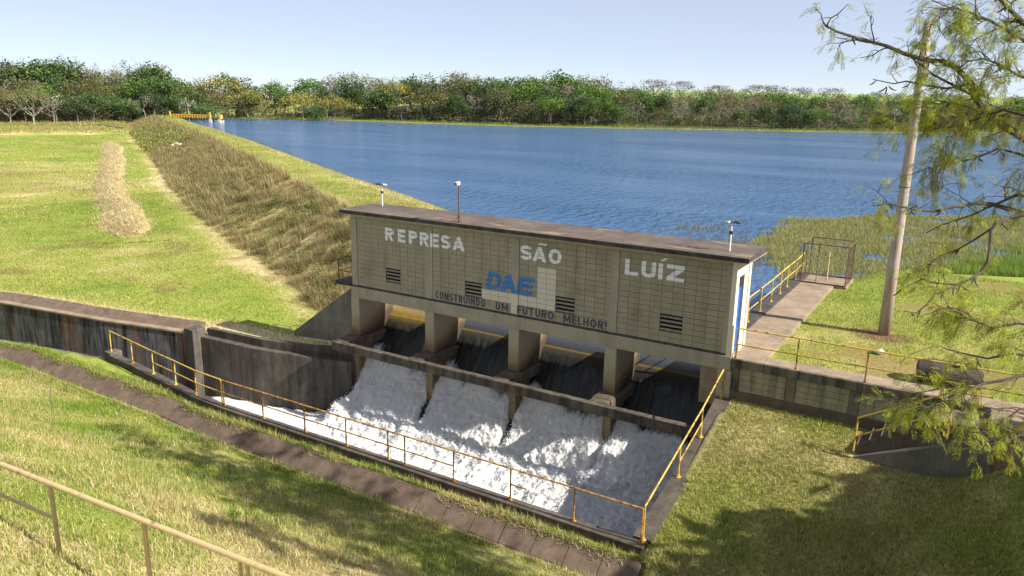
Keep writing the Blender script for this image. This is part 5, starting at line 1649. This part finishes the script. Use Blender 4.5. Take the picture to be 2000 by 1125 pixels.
# ------------------------------------------------------------------ near tree on the right: limbs reach into the picture
LIMBS = {
 'A': [(23.62, -13.94, 7.72), (23.38, -14.05, 7.84), (23.07, -14.18, 8.06), (22.92, -14.21, 8.25), (22.86, -14.32, 8.4), (22.72, -14.37, 8.54), (22.58, -14.55, 8.61), (22.44, -14.76, 8.61), (22.23, -14.99, 8.67), (22.07, -15.19, 8.74), (21.83, -15.44, 8.8), (21.64, -15.66, 8.86), (21.55, -15.82, 8.91)],
 'A2': [(22.92, -14.21, 8.25), (22.71, -14.55, 8.36), (22.52, -14.75, 8.46), (22.41, -14.92, 8.55), (22.29, -15.09, 8.64)],
 'A3': [(22.87, -14.33, 8.37), (22.64, -14.23, 8.33), (22.37, -14.15, 8.37), (22.21, -14.11, 8.41), (22.07, -14.09, 8.38), (21.84, -14.09, 8.43)],
 'A4': [(23.07, -14.18, 8.06), (22.81, -13.94, 8.15), (22.53, -13.74, 8.2), (22.27, -13.69, 8.08), (22.11, -13.7, 7.98)],
 'B': [(23.41, -14.95, 8.82), (23.27, -15.01, 8.94), (23.14, -15.17, 9.05), (23.02, -15.34, 9.16), (22.92, -15.36, 9.28)],
 'B2': [(23.44, -14.47, 8.73), (23.3, -14.54, 8.81), (23.1, -14.63, 8.93), (22.94, -14.83, 9.01), (22.81, -15.01, 9.05), (22.67, -15.2, 9.09), (22.54, -15.42, 9.06)],
 'B3': [(23.5, -14.29, 8.4), (23.31, -14.4, 8.46), (23.1, -14.36, 8.59), (22.95, -14.44, 8.64), (22.79, -14.55, 8.6)],
 'C': [(23.76, -13.61, 6.89), (23.6, -13.7, 6.93), (23.39, -13.81, 6.99), (23.26, -13.88, 7.03), (23.1, -14.09, 7.05), (22.97, -14.29, 7.03), (22.83, -14.5, 7.02), (22.74, -14.69, 6.99), (22.6, -14.88, 7.01), (22.46, -15.08, 7.05), (22.3, -15.28, 7.1), (22.18, -15.49, 7.09)],
 'C2': [(23.52, -13.45, 7.12), (23.38, -13.68, 7.06), (23.23, -13.9, 6.99), (23.09, -13.78, 6.88), (22.94, -13.78, 6.8), (22.78, -13.77, 6.72), (22.63, -13.78, 6.61)],
 'C4': [(23.7, -13.28, 7.33), (23.57, -13.4, 7.17), (23.45, -13.62, 7.1), (23.3, -13.85, 7.03)],
 'D': [(23.71, -14.33, 7.02), (23.57, -14.42, 7.0), (23.43, -14.51, 6.96), (23.32, -14.72, 6.91), (23.29, -14.76, 6.84), (23.3, -14.92, 6.7), (23.3, -15.08, 6.55), (23.25, -15.14, 6.44), (23.17, -15.32, 6.39), (23.06, -15.4, 6.33), (22.98, -15.58, 6.3), (22.88, -15.66, 6.25), (22.84, -15.83, 6.19), (22.75, -15.91, 6.09), (22.64, -15.97, 6.11)],
 'D2': [(23.29, -14.75, 6.86), (23.13, -14.65, 6.69), (23.0, -14.53, 6.56), (22.83, -14.43, 6.45), (22.67, -14.46, 6.25)],
 'D3': [(23.06, -15.4, 6.33), (22.88, -15.4, 6.32), (22.73, -15.37, 6.34), (22.59, -15.36, 6.23)],
 'E': [(23.94, -15.34, 5.54), (23.77, -15.46, 5.5), (23.6, -15.69, 5.48), (23.45, -15.79, 5.45), (23.33, -15.99, 5.43), (23.24, -16.05, 5.39), (23.15, -16.23, 5.38), (23.04, -16.33, 5.3), (22.95, -16.5, 5.29)],
 'E2': [(23.49, -15.76, 5.46), (23.25, -15.8, 5.39), (23.04, -15.84, 5.31), (22.82, -15.88, 5.22)],
 'E3': [(23.84, -15.73, 6.08), (23.63, -15.85, 6.12), (23.42, -15.99, 6.07), (23.2, -16.1, 6.16), (23.02, -16.18, 6.26)],
 'E4': [(23.85, -16.25, 5.92), (23.6, -16.39, 5.96), (23.41, -16.41, 5.88), (23.21, -16.41, 5.89), (23.05, -16.38, 5.9)],
 'F': [(23.95, -16.4, 5.2), (23.75, -16.51, 5.24), (23.64, -16.6, 5.17), (23.53, -16.69, 5.1), (23.41, -16.77, 5.07)],
 'F2': [(23.88, -16.57, 5.59), (23.7, -16.7, 5.54), (23.56, -16.82, 5.41), (23.46, -16.91, 5.32)],
 'G': [(23.59, -14.85, 7.99), (23.4, -14.94, 8.06), (23.22, -14.92, 8.11), (23.07, -14.9, 8.05), (22.91, -14.9, 7.97), (22.73, -14.91, 7.91)],
 'G2': [(23.71, -13.7, 7.51), (23.44, -13.83, 7.62), (23.24, -13.83, 7.67), (23.0, -13.89, 7.54), (22.74, -13.82, 7.46), (22.56, -13.83, 7.39)],
}
R = np.random.default_rng(11)
TB = np.array([29.5, -10.5]); tz0 = float(H(TB[:1], TB[1:])[0])
nt_ = thing('feathery_tree', 'feathery leaved tree with dark seed pods reaching in from the right', 'tree', (TB[0], TB[1], tz0))
O = np.array([TB[0], TB[1], tz0])
mb = MB()
mb.tube([np.array([0, 0, -.3]), (.1, 0, 2), (-.1, .1, 4.5), (-.2, 0, 7), (-.1, -.1, 10), (.2, 0, 13)], [.34, .29, .25, .21, .15, .08], 12)
RADS = {'A': (.045, .010), 'A2': (.016, .007), 'A3': (.016, .006), 'A4': (.014, .005), 'B': (.026, .016), 'B2': (.02, .007), 'B3': (.016, .006), 'C': (.03, .007), 'C2': (.016, .006), 'C4': (.016, .012), 'D': (.024, .005), 'D2': (.012, .005), 'D3': (.010, .004),
        'E': (.020, .007), 'E2': (.012, .005), 'E3': (.016, .005), 'E4': (.016, .005), 'F': (.014, .006), 'F2': (.012, .005), 'G': (.022, .006), 'G2': (.018, .006)}
main = ('A', 'B', 'B2', 'B3', 'C', 'C4', 'D', 'E', 'E3', 'E4', 'F', 'F2', 'G', 'G2', 'C2')
FR = []    # fronds: base, direction, length, hue
PODS = []
RIGHT = CR[0]; FWD = CR[2]
dens = {'A': .8, 'A2': .7, 'A3': .9, 'A4': 2.2, 'B': 1.5, 'B2': 1.3, 'B3': 2.4, 'C': .45, 'C2': .5, 'C4': .5, 'D': .25, 'D2': .25, 'D3': .3, 'E': 1.2, 'E2': 1.1, 'E3': 2.0, 'E4': 2.2, 'F': 1.0, 'F2': 1.1, 'G': 3.0, 'G2': 3.0}
def twig(p, d, L, r, depth, dn, out):
    n = 5; pts = [p]
    q = p.copy(); dd = d / np.linalg.norm(d)
    for i in range(n):
        dd = dd + R.normal(0, .22, 3) + np.array([0, 0, -.05]); dd /= np.linalg.norm(dd)
        q = q + dd * L / n; pts.append(q.copy())
        if R.random() < .6 * dn: FR.append((q.copy(), dd + R.normal(0, .7, 3), R.uniform(.09, .18)))
        if depth and R.random() < .45:
            twig(q, dd + R.normal(0, .6, 3), L * .55, r * .6, depth - 1, dn, out)
    for k in range(max(1, int(2.2 * dn))): FR.append((q.copy(), dd + R.normal(0, .5, 3), R.uniform(.10, .19)))
    out.tube([a - O for a in pts], list(np.linspace(r, r * .4, len(pts))), 4, cap=False)
for nm, pts in LIMBS.items():
    P = [np.array(p) for p in pts]
    r0, r1 = RADS[nm]
    if nm in main:
        root = np.array([TB[0], TB[1], tz0 + np.clip((P[0][2] - tz0) * .8, 3, 9)])
        mid = lerp(root, P[0], .55) + np.array([0, 0, .25])
        ext = [root, lerp(root, mid, .5) + np.array([.0, .1, .1]), mid]
        mb.tube([a - O for a in ext + P], [r0 * 2.2, r0 * 1.8, r0 * 1.4] + list(np.linspace(r0, r1, len(P))), 7)
    else:
        mb.tube([a - O for a in P], list(np.linspace(r0, r1, len(P))), 6)
    for i in range(len(P) - 1):
        d = P[i + 1] - P[i]; L = np.linalg.norm(d)
        nt2 = R.poisson(2.1 * dens[nm] ** .7 * L / .25)
        for k in range(nt2):
            b = P[i] + d * R.random()
            side = np.cross(d, R.normal(0, 1, 3)); side /= np.linalg.norm(side)
            twig(b, d / L * .8 + side * .8 + np.array([0, 0, .15]), R.uniform(.16, .42), r1 * .75 + .001, 1, min(1.0, .35 + .5 * dens[nm]), mb)
        if R.random() < .35: PODS.append(P[i] + d * R.random())
mb.build('trunk', MAT['bark'], nt_)
# compound leaves
V = []; C = []
for (p, d, L) in FR:
    d = d / np.linalg.norm(d)
    hue = lerp(np.array([.17, .22, .025]), np.array([.44, .46, .04]), R.random() ** 1.4)
    if R.random() < .12: hue = np.array([.24, .15, .05])
    nd = 8
    side = np.cross(d, np.array([0, 0, 1.0])); side /= (np.linalg.norm(side) + 1e-6)
    q = p.copy(); dd = d.copy()
    for i in range(nd):
        dd = dd + np.array([0, 0, -.13]) + R.normal(0, .06, 3); dd /= np.linalg.norm(dd)
        q2 = q + dd * L / nd
        V += [q, q2, q2 + side * .0025]; C += [hue * .6] * 3
        ll = L * .30 * math.sin(math.pi * (i + 1.2) / (nd + 1.6)) + .012
        for sg2 in (-1, 1):
            ld = side * sg2 * .8 + dd * .65 + np.array([0, 0, -.25]) + R.normal(0, .12, 3); ld /= np.linalg.norm(ld)
            wv = np.cross(ld, np.cross(side, dd)); wv = wv / (np.linalg.norm(wv) + 1e-6) * ll * .075
            m_ = q2 + ld * ll * .5
            V += [q2, m_ + wv, q2 + ld * ll, q2, q2 + ld * ll, m_ - wv]; C += [hue * R.uniform(.75, 1.25)] * 6
        q = q2
V = np.array(V) - O; C = np.array(C)
tag(link('foliage', np_mesh('foliage', V, np.arange(len(V)).reshape(-1, 3), MAT['frond'], C), nt_), None, None, None, None)
npod = 0
PODS += [np.array([22.02, -14.1, 8.36]), np.array([22.0, -14.1, 8.35]), np.array([22.55, -15.35, 6.2])]
for p in PODS:
    for k in range(R.integers(1, 3)):
        a = R.uniform(0, 6.28); c = R.uniform(.3, 1.2)
        pts = [p - O]; d = np.array([math.cos(a) * .5, math.sin(a) * .5, -1.0])
        for i in range(5):
            d = d / np.linalg.norm(d) + np.array([math.cos(a + 1.5), math.sin(a + 1.5), .25]) * c * .35
            pts.append(pts[-1] + d / np.linalg.norm(d) * .024)
        mbp = MB(); mbp.tube(pts, [.003, .007, .009, .009, .007, .002], 5); mbp.build('pod', MAT['pod'], nt_)
# its upper crown beyond the frame (throws the broken shade on the near bank)
cl = np.concatenate([dome(230, R, 7.6, 3.4, 14.4, .25, -.8) * np.array([1, .5, 1]) + np.array([-.8, .6, 0]), dome(50, R, 3.0, 2.2, 9.5, .3, -.5) + np.array([2.0, 0, 0])])
cw = cl + O
cl = cl[~in_view(cw[:, 0], cw[:, 1], cw[:, 2] - .7, 1.12) & ~in_view(cw[:, 0], cw[:, 1], cw[:, 2], 1.12)]
V, F, C = cards(cl, 34, .36, .17, np.array([.13, .16, .03]), R, .3, .45)
link('crown', np_mesh('crown', V, F, MAT['leaf'], C), nt_)
# a dense dark tree further right whose shade covers the lower lawn
dt = thing('shade_tree', 'dense dark tree on the right bank beyond the picture edge', 'tree', (37.5, -5.0, float(H(np.array([37.5]), np.array([-5.0]))[0]) - .2))
sgs = []; grow(np.array([0, 0, 0.]), np.array([0, 0, 1.]), 2.6, .35, 3, R, sgs, .6, .3)
link('trunk', sticks(sgs, MAT['bark'], 'shade_trunk', 6), dt)
cl = np.concatenate([dome(420, R, 7.0, 4.2, 5.6, .55, -.7), dome(200, R, 5.0, 3.6, 4.8, .3, -.8) + np.array([-1.3, -1.0, 0])])
cl[:, 1] *= 1.35
V, F, C = cards(cl, 70, .60, .42, np.array([.04, .07, .016]), R)
link('crown', np_mesh('shade_crown', V, F, MAT['leaf'], C), dt)

# saplings and weeds on the near bank
for k, (x, y, hgt, lab) in enumerate(((1.6, -14.0, 2.0, 'thin leafless sapling standing alone on the near bank'), (11.2, -15.2, .55, 'dry grass stalk standing beside the small green weed'), (9.2, -13.6, .5, 'dry upright stalk in the shaded grass'))):
    z0 = float(H(np.array([x]), np.array([y]))[0])
    t = thing('sapling', lab, 'plant', (x, y, z0))
    mb = MB(); mb.tube([(0, 0, 0), (.02, 0, hgt * .5), (.10 * hgt, 0, hgt * .85), (.22 * hgt, .02, hgt)], [.012, .009, .006, .003], 5)
    mb.build('stem', MAT['brown_bark'], t)
    mb = MB(); mb.tube([(.02, 0, hgt * .55), (-.1 * hgt, .05, hgt * .75)], [.006, .003], 4); mb.build('twig', MAT['brown_bark'], t)
w = thing('weed', 'small bright green weed on the near bank above the shade line', 'plant', (10.6, -15.05, float(H(np.array([10.6]), np.array([-15.05]))[0])))
B = Blades(); n = 90
B.add(R.normal(0, .05, n), R.normal(0, .05, n), np.zeros(n), R.uniform(.15, .4, n), R.uniform(.02, .035, n), R.uniform(0, 6.28, n), R.uniform(.2, 1.1, n), np.tile(np.array([.15, .26, .03]), (n, 1)))
V = np.concatenate(B.p); C = np.concatenate(B.c)
link('leaves', np_mesh('weed_leaves', V, np.arange(len(V)).reshape(-1, 3), MAT['grass'], C), w)
